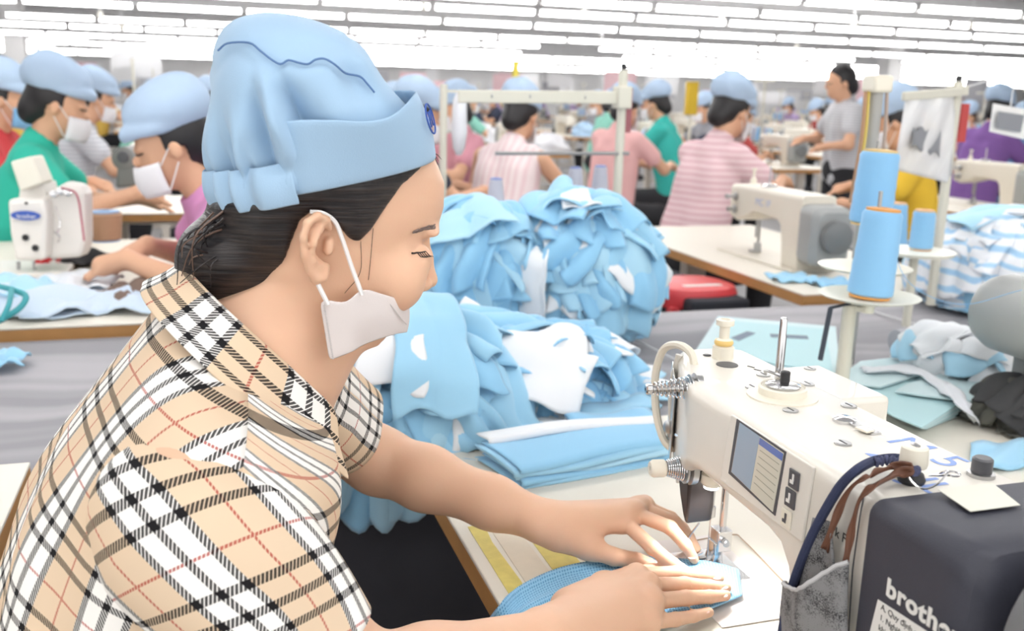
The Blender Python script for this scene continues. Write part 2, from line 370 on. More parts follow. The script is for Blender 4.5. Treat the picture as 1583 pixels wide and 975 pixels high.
# neck and upper chest
NK = [pu(462, 440, UM), pu(430, 500, UM), pu(392, 560, UM), pu(350, 640, UM)]
B.cap(NK[0], NK[1], .056, .055, .02); B.cap(NK[1], NK[2], .055, .062, .02); B.cap(NK[2], NK[3], .066, .10, .03)
B.cap(pu(520, 500, UM), pu(455, 590, UM), .03, .04, .03)                                       # throat down to the collarbones
B.cap(NK[2], pu(350, 640, UM)+np.array([0, -.01, -.01]), .062, .08, .03)
for s in (1, -1):
    B.cap(NK[2]+np.array([s*.03, -.01, -.015]), pu(300, 650, UM)+np.array([s*.108, 0, -.04]), .043, .042, .03)
    B.cap((UM+s*.07, .0, .965), (UM+s*.05, -.13, .72), .085, .09, .04)
# arms
def zed(q, z): q = np.array(q); q[2] = z; return q
SHR = pu(290, 748, UM+.150); ELR = pu(560, 1068, UM+.20); WRR = pz(838, 990, .842)
SHL = pu(400, 600, UM-.17); ELL = pu(585, 712, UM-.225); WRL = pz(842, 806, .836)
B.cap(SHR, ELR, .047, .040, .03); B.chain([ELR, ELR+(WRR-ELR)*.35, WRR], [.040, .037, .0265], .02)
B.cap(SHL, ELL, .046, .0395, .03); B.chain([ELL, ELL+(WRL-ELL)*.3, ELL+(WRL-ELL)*.7, WRL], [.0385, .037, .029, .0245], .02)
def hand(wrist, fingers, thumb, palm_r=.0125):
    Vh = Vol(np.array(wrist)-.26, np.array(wrist)+.26, .0026); return
def digits(fs, k=.0018):
    for pts, rs in fs:
        lo = np.min(pts, 0)-.02; hi = np.max(pts, 0)+.02; sl, X, Y, Z = B.reg(lo, hi); d = None
        for i in range(len(pts)-1):
            a, b = np.array(pts[i]), np.array(pts[i+1]); e = b-a; L = e@e
            t = np.clip(((X-a[0])*e[0]+(Y-a[1])*e[1]+(Z-a[2])*e[2])/L, 0, 1); q = np.sqrt((X-a[0]-t*e[0])**2+(Y-a[1]-t*e[1])**2+(Z-a[2]-t*e[2])**2)-(rs[i]+(rs[i+1]-rs[i])*t)
            d = q if d is None else smin(d, q, .003)
        B.f[sl] = smin(B.f[sl], d, k)
def palm(wr, mcps, rw, rm, k=.014):
    for m, r in zip(mcps, rm): B.cap(np.array(wr)+(np.array(m)-np.mean(mcps, 0))*.45, m, rw, r, k)
    for a, b, r in zip(mcps[:-1], mcps[1:], rm): B.cap(a, b, r*.92, r*.92, .01)
FR = [.0088, .0082, .0072, .0060]
# left hand (far side): palm down, index stretched towards the needle, the others bent behind it
Lm = [pz(965, 806, .834), pz(980, 793, .838), pz(990, 785, .834), pz(996, 781, .826)]
palm(WRL, Lm, .0165, [.0125, .0125, .012, .011])
digits([([Lm[0], pz(1008, 846, .822), pz(1040, 871, .806), pz(1062, 884, .7945)], FR),
        ([Lm[1], pz(1036, 815, .838), pz(1060, 842, .815), pz(1073, 864, .796)], FR),
        ([Lm[2], pz(1042, 806, .828), pz(1064, 829, .808), pz(1076, 848, .794)], FR),
        ([Lm[3], pz(1038, 799, .815), pz(1056, 815, .802), pz(1067, 828, .793)], [.0076, .0070, .0062, .0054])])
B.cap(pz(868, 828, .824), pz(912, 846, .812), .019, .0145, .016)
digits([([pz(908, 846, .812), pz(948, 860, .803), pz(984, 866, .796), pz(1004, 871, .793)], [.0125, .0105, .0092, .0072])], .008)
# right hand (near side): flat on the cloth
Rm = [pz(984, 889, .8195), pz(1000, 905, .826), pz(1005, 930, .826), pz(1002, 962, .820)]
palm(WRR, Rm, .0185, [.0116, .0124, .0120, .0110])
digits([([Rm[0], pz(1046, 886, .812), pz(1082, 890, .802), pz(1112, 893, .7955)], FR),
        ([Rm[1], pz(1058, 903, .814), pz(1096, 906, .803), pz(1123, 908, .7955)], FR),
        ([Rm[2], pz(1060, 924, .813), pz(1097, 922, .803), pz(1122, 920, .7955)], FR),
        ([Rm[3], pz(1044, 957, .808), pz(1072, 952, .799), pz(1096, 946, .7945)], [.0078, .0072, .0064, .0056])])
B.cap(pz(880, 940, .826), pz(935, 905, .812), .02, .015, .016)
digits([([pz(930, 905, .812), pz(972, 890, .802), pz(1006, 884, .796), pz(1026, 880, .793)], [.0125, .0105, .0092, .0072])], .008)
BF = B
def surf(v, z, side=1):
    """u of her skin met from the side at (v, z)"""
    j = int(round((v-BF.lo[1])/BF.h)); k = int(round((z-BF.lo[2])/BF.h)); c = BF.f[:, j, k]; i = np.where(c < 0)[0]
    i0 = int(round((UM-BF.lo[0])/BF.h)); i = i[(i >= i0)] if side > 0 else i[(i <= i0)]
    if not len(i): return UM+side*.01
    a = i.max() if side > 0 else i.min(); b = a+(1 if side > 0 else -1); t = c[a]/(c[a]-c[b]+1e-9)
    return BF.lo[0]+BF.h*(a+t*(b-a))
body = B.build('body', SKIN, woman, smooth_it=1)
def on_face(px, py, side=1, off=.0005):
    q = pu(px, py, UM+.035); u = surf(q[1], q[2], side); q = pu(px, py, u if side > 0 else 2*UM-u); u = surf(q[1], q[2], side); return np.array([u+side*off, q[1], q[2]])
NAIL = mat('fingernail', srgb('#f0c9bc'), rough=.3)
for px, py, z in ((1108, 892.5, .7995), (1119, 907.5, .7995), (1118, 920, .7995), (1090, 945, .7985), (1058, 881.5, .799), (1070, 861, .8005)):
    q = MB(); q.ball(pz(px, py, z+.0005), (.0042, .0052, .0012), 10); q.build('fingernail', NAIL, body)
# ---- hair
cb, cf = hl(pu(343, 300, UM)), hl(pu(668, 234, UM))
CO = hw(0, (cb[1]+cf[1])/2, (cb[2]+cf[2])/2); cy_ = np.array([0, *(pu(668, 234, UM)-pu(343, 300, UM))[1:]]); LC = np.linalg.norm(cy_); cy_ /= LC; cz_ = np.array([0, -cy_[2], cy_[1]])
poly = [(700, 215), (676, 240), (650, 262), (618, 285), (594, 318), (572, 352), (552, 372), (536, 366), (520, 344), (500, 330), (482, 322), (462, 338), (450, 372), (440, 405), (424, 432), (385, 448), (330, 452), (285, 440), (262, 400), (300, 240), (400, 60), (700, 60)]
pyz = tab(poly, UM+.062)
def sdf2(px, pz_, P):
    d = None; s = np.zeros(px.shape, bool)
    for i in range(len(P)):
        a, b = P[i], P[i-1]; e = b-a; wx, wz = px-a[0], pz_-a[1]; t = np.clip((wx*e[0]+wz*e[1])/(e@e), 0, 1); q = (wx-e[0]*t)**2+(wz-e[1]*t)**2; d = q if d is None else np.minimum(d, q)
        c1 = pz_ >= a[1]; c2 = pz_ < b[1]; c3 = e[0]*wz > e[1]*wx; s ^= (c1 & c2 & c3) | (~c1 & ~c2 & ~c3)
    return np.where(s, -1, 1)*np.sqrt(d)
Hv = Vol(HC+np.array([-.12, -.19, -.14]), HC+np.array([.12, .16, .16]), .003)
def hairf(X, Y, Z):
    y = (Y-HC[1])*HY_[1]+(Z-HC[2])*HY_[2]+0*X; z = (Y-HC[1])*HZ_[1]+(Z-HC[2])*HZ_[2]+0*X
    pl = sdf2(y, z, pyz); thick = .0025+.010*np.clip(-pl/.03, 0, 1); sk = head_base(X, Y, Z)
    hc = (Y-CO[1])*cz_[1]+(Z-CO[2])*cz_[2]+0*X+.002
    d = sk-thick; d = np.maximum(d, pl); return np.maximum(d, hc)
Hv.put(hairf, HC-.2, HC+.2, 0)
Hv.ell(pu(360, 386, UM), (.056, .042, .036), .015); Hv.ell(pu(326, 402, UM), (.04, .030, .030), .015); Hv.cap(pu(400, 412, UM), pu(330, 434, UM), .042, .028, .015)
hair = Hv.build('hair', HAIR, woman, smooth_it=2)
hb = MB(); rr = random.Random(3)
TIP = mat('lighter hair ends', (.16, .10, .075), rough=.5)
for i in range(70):                                   # loose ends over the collar
    a = pu(rr.uniform(320, 420), rr.uniform(320, 395), UM+rr.uniform(-.02, .062)); e = pu(rr.uniform(272, 330), rr.uniform(395, 452), UM+rr.uniform(-.03, .05)); m_ = (a+e)/2+np.array([.012, -.012, rr.uniform(-.004, .014)])
    pts = smoothpath([a, m_, e], 5); hb.tube(pts, [.0011*(1-.75*k/len(pts)) for k in range(len(pts))], 4, mi=0 if rr.random() < .72 else 1)
for x0, y0, x1, y1, x2, y2 in ((576, 352, 572, 400, 569, 432), (557, 372, 556, 420, 532, 452)):
    hb.tube(smoothpath([on_face(x0, y0, 1, .001), on_face(x1, y1, 1, .001), on_face(x2, y2, 1, .001)], 6), .00025, 4)
for i in range(40):                                   # fine hairs along the hairline
    t = rr.random(); a = np.array([676, 238])*(1-t)+np.array([592, 318])*t; q0 = pu(a[0]-4, a[1]-4, UM+.02+.045*t); q1 = pu(a[0]+rr.uniform(-2, 9), a[1]+rr.uniform(4, 14), UM+.02+.047*t)
    hb.tube([q0, (q0+q1)/2+np.array([.002, 0, .001]), q1], [.0006, .0005, .0002], 3)
hb.build('loose_hair', [HAIR, TIP], hair)
# ---- face details
DARK = mat('dark lashes', (.015, .012, .012), rough=.6); BROW = mat('brow hair', (.22, .16, .14), rough=.8)
for s in (1, -1):
    e = MB(); rr = random.Random(5)
    for i in range(90):
        t = rr.random(); px = 641+32*t; py = 357-7*t+1.5*math.sin(t*PI)*-1+rr.uniform(-3.6, 3.6)*(.45+.55*t)
        a = on_face(px, py, s); b = on_face(px-5, py+1.0, s, .0012); e.tube([a, b], [.0008, .0003], 4)
    e.build('eyebrow', BROW, woman)
    e = MB(); ln = [on_face(636+3.1*k, 390.5-.25*k+1.2*math.sin(k/7*PI), s, .0006) for k in range(8)]
    e.tube(smoothpath(ln, 4), .0009, 5)
    for k in range(3, 8): a = ln[k]; e.tube([a, a+HY_*.004-HZ_*.0025+np.array([s*.002, 0, 0]), a+HY_*.0075-HZ_*.0022+np.array([s*.003, 0, 0])], [.0006, .0005, .0002], 4)
    e.build('eyelash', DARK, woman)
# ---- face mask
mk = []
top = [(494, 466), (505, 462), (520, 466), (536, 467), (545, 458), (556, 448), (570, 446), (583, 452), (600, 456), (622, 464), (643, 470)]
bot = [(511, 563), (524, 558), (537, 553), (550, 548), (563, 543), (576, 538), (589, 533), (602, 528), (614, 523), (626, 519), (637, 514)]
for i in range(11):
    t = i/10; xo = .083*(1-t**4.5)**.5 if t < 1 else 0; row = []
    for j in range(7):
        s = j/6; p = np.array(top[i])*(1-s)+np.array(bot[i])*s; bulge = math.sin(s*PI)
        if t > .8: p = p+np.array([3*bulge*(t-.8)*5, 0])
        q = hl(pu(p[0], p[1], UM+xo)); x = xo*(1-.12*s)
        if t > .35 and s > .55: x *= 1-.25*(s-.55)
        row.append((x, q[1], q[2]))
    mk.append(row)
mk = np.array(mk); far = mk[::-1][1:].copy(); far[:, :, 0] *= -1
full = np.concatenate([mk, far]); P = np.array([[hw(*p) for p in r] for r in full])
mask = grid_mesh('face_mask', P, MASKM, woman, solid=.0012, sub=1)
for s in (1, -1):
    mm = MB()
    def sp(px, py, x): q = hl(pu(px, py, UM+.083)); return hw(s*x, q[1], q[2])
    mm.tube(smoothpath([sp(560, 456, .083), sp(545, 415, .0805), sp(530, 370, .079), sp(519, 344, .079), sp(500, 330, .082), sp(480, 328, .08)], 5), .0019, 6)
    mm.tube(smoothpath([sp(507, 470, .085), sp(496, 448, .083), sp(486, 428, .082), sp(478, 410, .078)], 5), .0021, 6)
    mm.build('ear_loop', WHITEB, mask)
mm = MB(); q0 = [hl(pu(*p, UM+x)) for p, x in (((588, 455), .062), ((606, 478), .056), ((617, 492), .048), ((624, 499), .040))]; mm.tube(smoothpath([hw(x*1.03+.001, q[1]+.002, q[2]) for q, x in zip(q0, (.064, .058, .049, .041))], 5), .0006, 5); mm.build('mask_fold', mat('mask weld', (.62, .58, .57), rough=.8), mask)
# stitched welds along the mask edge
mm = MB()
for k in range(26):
    t = k/25; p = np.array([497, 472])*(1-t)+np.array([513, 558])*t; q = hl(pu(p[0]+4, p[1], UM+.0835)); c = hw(.0838-.010*t, q[1], q[2]); mm.ball(c, (.0008, .0009, .0011), 6)
mm.build('weld_dots', mat('mask weld', (.62, .58, .57), rough=.8), mask)
# ---- cap
def cl(px, py, u=UM): d = pu(px, py, u)-CO; return np.array([d@cy_, d@cz_])
def resample(pts, n):
    P = np.array(smoothpath(pts, 12)); s = np.r_[0, np.cumsum(np.linalg.norm(np.diff(P, axis=0), axis=1))]; t = np.linspace(0, s[-1], n); return np.stack([np.interp(t, s, P[:, i]) for i in range(P.shape[1])], 1)
NT = 34
fpts = resample([cl(*p) for p in ((658, 238), (644, 192), (616, 148), (586, 108), (540, 66), (490, 38), (440, 24), (405, 20))], NT)
bpts = resample([cl(*p) for p in ((343, 302), (337, 276), (331, 248), (322, 205), (317, 160), (316, 118), (324, 88), (340, 52), (362, 32), (405, 20))], NT)
NP = 220; crown = np.zeros((NT, NP, 3)); SX = np.interp(np.linspace(0, 1, NT), [0, .12, .3, .5, .7, .85, 1], [.090, .096, .106, .102, .082, .052, .0])
def sg(c): return math.copysign(abs(c)**.86, c)
def gath(ph): return np.clip((np.abs(ph)-1.72)/.2, 0, 1)
for j in range(NP):
    ph = -PI+2*PI*j/NP; wf = (1+math.cos(ph))/2
    for i in range(NT):
        t = i/(NT-1); h = wf*fpts[i, 1]+(1-wf)*bpts[i, 1]; yc = (fpts[i, 0]+bpts[i, 0])/2; hy = (fpts[i, 0]-bpts[i, 0])/2
        y = yc+sg(math.cos(ph))*hy; x = sg(math.sin(ph))*SX[i]; nrm = np.array([math.sin(ph), math.cos(ph), 0])
        g = gath(ph); f = math.exp(-((t-.0)/.20)**2)
        rip = .0075*g*f*(abs(math.sin(ph*17+1.3*math.sin(ph*5)))*2-1)+.0085*g*math.exp(-((t-.2)/.16)**2)*math.sin(ph*11+.8+2*t*math.sin(ph*3))
        if g > 0 and .08 < t < .13: rip -= .0035*g
        fold = -.027*math.exp(-(((ph-1.62-.30*t)/.13)**2))*math.exp(-((t-.30)/.2)**2)-.016*math.exp(-(((ph-2.25+.5*t)/.12)**2))*math.exp(-((t-.36)/.2)**2)-.012*math.exp(-(((ph-1.15+.2*t)/.2)**2))*math.exp(-((t-.42)/.12)**2)+.012*math.exp(-(((ph-1.93)/.15)**2))*math.exp(-((t-.4)/.2)**2)
        q = np.array([x, y, h]); n_ = .006*fbm(q*1.0, 7, 4, 2)*math.sin(PI*min(1, t*1.1))
        # a slight valley along the crown's seam
        seam = -.0025*math.exp(-((t-.60-.03*math.sin(ph*6))/.03)**2)
        p = np.array([x, y, h])+nrm*(rip+fold+n_+seam)
        crown[i, j] = CO+np.array([p[0], 0, 0])+cy_*p[1]+cz_*p[2]
cap = grid_mesh('cap', crown, CAPM, woman, close_u=True, solid=.0012, sub=1)
# back hem: an extra ruffled roll of gathered elastic
hem = np.zeros((5, 120, 3))
for j in range(120):
    ph = 1.88+(2*PI-3.76)*j/119
    for i in range(5):
        k = i/4; h0 = (1-(1+math.cos(ph))/2)*bpts[0, 1]+(1+math.cos(ph))/2*fpts[0, 1]; r = .0075+.0035*math.sin(ph*19+1.5*math.sin(ph*5))+.004*math.sin(k*PI)
        y = (fpts[0, 0]+bpts[0, 0])/2+sg(math.cos(ph))*((fpts[0, 0]-bpts[0, 0])/2+r); x = sg(math.sin(ph))*(SX[0]+r)
        hem[i, j] = CO+np.array([x, 0, 0])+cy_*y+cz_*(h0-.010+.036*k)
grid_mesh('elastic_hem', hem, CAPM, cap, solid=.0012, sub=1)
# front band, standing a little off the crown
bn = np.zeros((6, 90, 3))
for j in range(90):
    ph = -1.95+3.90*j/89; e = abs(ph)/1.95
    for i in range(6):
        k = i/5; hgt = .064-.002*e**2-.014*math.exp(-((e-.62)/.2)**2); wf = (1+math.cos(ph))/2; h0 = wf*fpts[0, 1]+(1-wf)*bpts[0, 1]; h = h0-.003+hgt*k
        yf = np.interp(h-h0, fpts[:, 1]-fpts[0, 1], fpts[:, 0])*.999; hy = (yf-bpts[0, 0])/2 if False else yf
        lean = .005+.010*k*math.sin(min(1, e*1.15)*PI)+.002*k
        sx = np.interp(k*.22, np.linspace(0, 1, NT), SX)
        yc = (fpts[0, 0]+bpts[0, 0])/2; ry = (yf-yc)+lean; rx = sx+lean-.003; y = yc+sg(math.cos(ph))*ry; x = sg(math.sin(ph))*rx
        if e > .9: x *= 1-.06*(e-.9)*10*(1-k)*.4
        bn[i, j] = CO+np.array([x, 0, 0])+cy_*y+cz_*h
band = grid_mesh('cap_band', bn, CAPBAND, cap, solid=.0022, sub=1)
# stitched crown seam, dark thread
sm = MB(); spx = [(337, 78), (352, 67), (385, 66), (402, 78), (420, 92), (434, 99), (446, 93), (462, 97), (476, 99), (488, 92), (502, 91), (518, 100), (534, 113), (556, 118), (568, 130), (579, 143)]
def on_crown(px, py):
    best = None; r = ray(px, py); P = crown.reshape(-1, 3); d = np.array([r@U, r@V, r[2]]); o = np.array([0, 0, CZ]); dn = d/np.linalg.norm(d); w = P-o; t = w@dn; dist = np.linalg.norm(w-t[:, None]*dn, axis=1)
    m = dist < .007; return (o+dn*(t[m].min()-.0015)) if m.any() else None
sp_ = [q for q in (on_crown(*p) for p in spx) if q is not None]
if len(sp_) > 3: sm.tube(smoothpath(sp_, 4), .0009, 5); sm.build('crown_seam', mat('dark seam thread', srgb('#5f7fae'), rough=.9), cap)
# woven badge at the front of the band: blue oval ring with letters
ph = .54; i0 = int((ph+1.95)/3.9*89); c0 = bn[3, i0]; tx = bn[3, i0-3]-bn[3, i0+3]; tx = tx/np.linalg.norm(tx); ty = bn[5, i0]-bn[1, i0]; ty = ty/np.linalg.norm(ty); nn = np.cross(tx, ty); nn = nn/np.linalg.norm(nn)
if nn[0] < 0: nn = -nn; tx = -tx
BLUE = mat('badge blue', srgb('#3f5fae'), rough=.8); bd = MB(); c1 = c0+nn*.0035
bd.tube([c1+tx*.017*math.cos(a)+ty*.0135*math.sin(a) for a in np.linspace(0, 2*PI, 33)], .0008, 6)
bdo = bd.build('badge', BLUE, cap); text('M', bdo, BLUE, c1-tx*.008-ty*.007, tx, ty, .020, 'badge_letters', .0006)
# ---- shirt: torso
def ring(c, a, b, ax, bx, n=72, e=2.3):
    """superellipse ring around c with half axes a along unit ax and b along unit bx"""
    out = []
    for k in range(n):
        t = 2*PI*k/n; ct, st = math.cos(t), math.sin(t); out.append(np.asarray(c)+np.asarray(ax)*a*np.sign(ct)*abs(ct)**(2/e)+np.asarray(bx)*b*np.sign(st)*abs(st)**(2/e))
    return np.array(out)
def interp_rings(keys, n):
    keys = np.array(keys, float); t = np.linspace(0, len(keys)-1, n); out = []
    for x in t:
        i = min(int(x), len(keys)-2); f = x-i; p0, p1, p2, p3 = keys[max(i-1, 0)], keys[i], keys[i+1], keys[min(i+2, len(keys)-1)]
        out.append(.5*((2*p1)+(-p0+p2)*f+(2*p0-5*p1+4*p2-p3)*f*f+(-p0+3*p1-3*p2+p3)*f**3))
    return np.array(out)
def PB(px, py): return pu(px, py, UM)[1:]
# per station: back point (v,z), front point (v,z), half width
st = [((-.315, .560), (-.045, .485), .172), ((-.275, .700), (-.02, .60), .172), (PB(-8, 905), (.045, .735), .178), (PB(40, 775), (.075, .81), .186), (PB(85, 690), (.095, .87), .196), (PB(135, 620), (.108, .925), .202),
      (PB(182, 562), (.112, .972), .192), (PB(218, 516), (.108, 1.008), .160), (PB(246, 478), (.100, 1.030), .108), (PB(266, 448), (.088, 1.046), .074)]
keys = [(*a, *b, w) for a, b, w in st]; K = interp_rings(keys, 60)
rings = []; uvs = []; cum = 0; prev = None; N = 96
for i, (bv, bz, fv, fz, w) in enumerate(K):
    c = np.array([UM, (bv+fv)/2, (bz+fz)/2]); d = np.array([0, fv-bv, fz-bz]); L = np.linalg.norm(d)/2; d /= np.linalg.norm(d)
    r = ring(c, w, L, (1, 0, 0), d, N, 2.35)
    if prev is not None: cum += np.linalg.norm(c-prev)*1.05
    prev = c; rings.append(r); uvs.append(cum)
rings = np.array(rings)
nrm = rings-rings.mean(1, keepdims=True); nrm /= np.linalg.norm(nrm, axis=2, keepdims=True)
wr = .0045*fbm(rings*np.array([1, 1.0, .6]), 5, 2, 3); rings = rings+nrm*wr[..., None]
# soft drape folds falling from the shoulder blade and across the waist
cc = np.arange(60)[:, None]/59; aa = np.arange(N)[None]/N*2*PI
rings = rings+nrm*(.005*np.sin(aa*9+cc*14)*np.exp(-((cc-.25)/.25)**2))[..., None]
rings = np.concatenate([rings, rings[:, :1]], 1)
# cloth coordinates: true arc length measured from the middle of the back, so the checks keep their size
seg = np.linalg.norm(np.diff(rings, axis=1), axis=2); arc = np.concatenate([np.zeros((60, 1)), np.cumsum(seg, 1)], 1); ib = int(N*.75); arc = arc-arc[:, ib:ib+1]
uv = np.zeros((60, N+1, 2)); uv[..., 0] = arc*.985+.012; uv[..., 1] = np.array(uvs)[:, None]+.03
shirt = grid_mesh('shirt', rings, PLAID, woman, uv=uv, solid=.0015)
def sleeve(name, pts, rad, ang, off=(0, 0), n=34, seed=1, fl=1.0, parent=shirt, rotuv=0.0):
    C = resample(pts, n); rt = np.interp(np.linspace(0, 1, n), [x for x, _ in rad], [y for _, y in rad]); R = []; uvv = np.zeros((n, 73, 2)); L = 0; ref = np.array([0, 0, 1.0])
    for i in range(n):
        d = C[min(i+1, n-1)]-C[max(i-1, 0)]; d = d/np.linalg.norm(d); x = np.cross(d, ref); x /= np.linalg.norm(x); y = np.cross(x, d); L += np.linalg.norm(C[i]-C[i-1]) if i else 0; row = []; r = rt[i]; t = i/(n-1)
        for k in range(73):
            th = 2*PI*k/72+ang; p = C[i]+x*math.cos(th)*r*fl+y*math.sin(th)*r
            p = p+(p-C[i])/r*(.005*fbm(p, 6, seed, 2)+.0035*math.sin(th*4+t*3)*t**2); row.append(p); a_, b_ = k/72*2*PI*rad[2][1], L; uvv[i, k] = (a_*math.cos(rotuv)-b_*math.sin(rotuv)+off[0], a_*math.sin(rotuv)+b_*math.cos(rotuv)+off[1])
        R.append(row)
    return grid_mesh(name, np.array(R), PLAID, parent, uv=uvv, solid=.0018)
sleeve('sleeve', [pu(232, 738, UM+.100), pu(282, 798, UM+.142), pu(375, 892, UM+.175), pu(488, 1006, UM+.190)], [(0, .048), (.14, .070), (.3, .077), (.6, .071), (1, .060)], 2.0, off=(.018, .02), seed=3, rotuv=-.30)
sleeve('sleeve', [pu(370, 560, UM-.08), pu(425, 590, UM-.14), pu(480, 630, UM-.175), pu(524, 664, UM-.200)], [(0, .050), (.15, .074), (.3, .076), (.6, .07), (1, .062)], .4, off=(.03, .02), seed=5)
# ---- collar: folded over, open at the throat
cr = []; n = 60; cuv = np.zeros((7, n, 2)); rows = [[] for _ in range(7)]
for k in range(n):
    a = -2.45+4.9*k/(n-1); s = abs(a)/2.45                      # 0 at the nape, +-1 at the two front tips
    i = 57; bv, bz, fv, fz, w = K[59]; c = np.array([UM, (bv+fv)/2+.006, (bz+fz)/2+.008]); d = np.array([0, fv-bv, fz-bz]); L = np.linalg.norm(d)/2; d /= np.linalg.norm(d); up = np.cross((1, 0, 0), d); up = up if up[2] > 0 else -up
    rad = np.array([math.sin(a), 0, 0])*w+d*(-math.cos(a))*L
    inn = c+rad*.98+up*(.016-.022*s**3)+d*(.030*s**4)
    wdt = .062+.020*s**4-.01*(s > .93); outd = rad/np.linalg.norm(rad)
    for j in range(7):
        t = j/6; fall = -.85*t*wdt*(1 if s < .6 else 1-.25*(s-.6)); p = inn+outd*(.004+wdt*t*(.30+.40*min(1, s*1.4)))+up*(.010*math.sin(min(1, t*2.2)*PI)*.8+fall*.75)+d*(.016*s**3*t)
        rows[j].append(p); cuv[j, k] = (a*.085+.043, t*.062+.012)
grid_mesh('collar', np.array(rows), PLAID, shirt, uv=cuv, solid=.0022, sub=1)
# ---- front placket with buttons
pk = MB(); bt = mat('shirt button', srgb('#d9c2a0'), rough=.4)
for i in (44, 36, 28, 20): q = rings[i, N//4]; pk.lathe(q+np.array([0, .004, 0]), (0, 1, .1), [(.0001, .003), (.005, .003), (.0055, .0015), (.0055, 0)], 14)
pk.build('button', bt, shirt)
# ---- trousers and shoes under the table
Pn = Vol((-1.15, -.48, .0), (-.62, .55, .68), .007)
for s in (1, -1):
    hip = np.array([UM+s*.095, -.18, .53]); kn = np.array([UM+s*.13, .25, .56]); an = np.array([UM+s*.12, .22, .10]); Pn.cap(hip, kn, .085, .064, .03); Pn.chain([kn, (kn+an)/2+np.array([0, -.02, 0]), an], [.064, .056, .042], .02)
Pn.ell((UM, -.19, .55), (.175, .13, .115), .04)
Pn.build('trousers', PANTS, woman)
for s in (1, -1):
    sh = MB(); x = UM+s*.12; prof = [(.17, .030, .030), (.20, .038, .05), (.26, .042, .048), (.33, .046, .034), (.39, .044, .026), (.42, .028, .018)]
    sh.loft([ring((x, y, hh), w, hh, (1, 0, 0), (0, 0, 1), 18, 2.6) for y, w, hh in prof]); sh.build('shoe', mat('shoe canvas', (.05, .05, .06), rough=.8), woman)
# ---- her stool
sto = thing('stool', 'low wooden stool under the person in the checked shirt', 'stool', (UM, -.24, 0)); WOOD = mat('wood', srgb('#c9965c'), rough=.55, var=.15, vscale=12)
m_ = MB(); m_.box((UM-.17, -.40, .40), (UM+.17, -.08, .432)); m_.build('seat', WOOD, sto, bevel=.006)
for sx in (-1, 1):
    for sy in (-1, 1): m_ = MB(); m_.bar((UM+sx*.14, -.24+sy*.13, 0), (UM+sx*.13, -.24+sy*.12, .402), .035); m_.build('leg', WOOD, sto, bevel=.003)
# ================================================================== the hall
def st_box(name, lo, hi, m, bev=0): b = MB(); b.box(lo, hi); o = b.build(name, m, smooth=False, bevel=bev); return tag(o, kind='structure')
st_box('floor', (-42, -14, -.1), (4, 46, 0), mat('floor concrete', (.42, .42, .43), rough=.6, var=.1, vscale=1.5))
CEIL = mat('ceiling panels', (.72, .715, .72), rough=.9, var=.08, vscale=.8)
st_box('ceiling', (-42, -14, 3.05), (4, 46, 3.15), CEIL)
WALL = mat('wall paint', (.86, .85, .85), rough=.9, var=.05, vscale=.5)
st_box('wall_back', (-42.2, -14, 0), (-42, 46, 3.15), WALL); st_box('wall_left', (-42, -14.2, 0), (4, -14, 3.15), WALL); st_box('wall_right', (-42, 46, 0), (4, 46.2, 3.15), WALL)
for k, uu in enumerate((-14.2, -21.0, -28.0, -35.0)): st_box('beam', (uu-.15, -14, 2.72), (uu+.15, 46, 3.05), CEIL)
# ---- fluorescent battens in long rows along the sewing lines
TUBE = bpy.data.materials.new('lit tube'); TUBE.use_nodes = True; _b = TUBE.node_tree.nodes['Principled BSDF']
_b.inputs['Base Color'].default_value = (.9, .9, .9, 1); _b.inputs['Emission Color'].default_value = (1, .99, .975, 1); _b.inputs['Emission Strength'].default_value = 14
FIX = mat('lamp housing', (.78, .78, .79), rough=.5)
def batten():
    t = thing('ceiling_light', '', 'lamp', (0, 0, 0)); h = MB(); h.prism([(-.045, -.6, .035), (.045, -.6, .035), (.03, -.6, .075), (-.03, -.6, .075)], (0, 1.2, 0)); h.build('housing', FIX, t, smooth=False)
    d = MB(); n = 9; A_ = [(.044*math.cos(a), .036-.052*math.sin(a)) for a in np.linspace(0, PI, n)]
    d.loft([[(x, y, z) for x, z in A_] for y in (-.585, .585)]); d.build('diffuser', TUBE, t)
    e = MB(); e.box((-.046, -.6, -.014), (.046, -.583, .076)); e.build('end_cap', FIX, t, smooth=False); e = MB(); e.box((-.046, .583, -.014), (.046, .6, .076)); e.build('end_cap', FIX, t, smooth=False)
    w = MB(); w.tube([(0, -.4, .07), (0, -.4, .85)], .004, 5); w.build('suspension_wire', FIX, t, smooth=False); w = MB(); w.tube([(0, .4, .07), (0, .4, .85)], .004, 5); w.build('suspension_wire', FIX, t, smooth=False); return t
bat = batten(); used = False; rl = random.Random(4); nl = 0
LROWS = [2.0, -.2, -2.2, -4.2, -6.2, -8.0, -9.6, -11.2, -12.9, -16.3, -19.2, -22.0, -24.9, -27.8, -31, -34.5, -38.5]
def vis(p, m=60): q = wld(p)-O; cp, sp = math.cos(PITCH), math.sin(PITCH); f = q[1]*cp-q[2]*sp; x = q[0]/max(f, .01)*F; y = (q[1]*sp+q[2]*cp)/max(f, .01)*F; return f > .1 and abs(x) < W/2+m and abs(y) < H/2+m
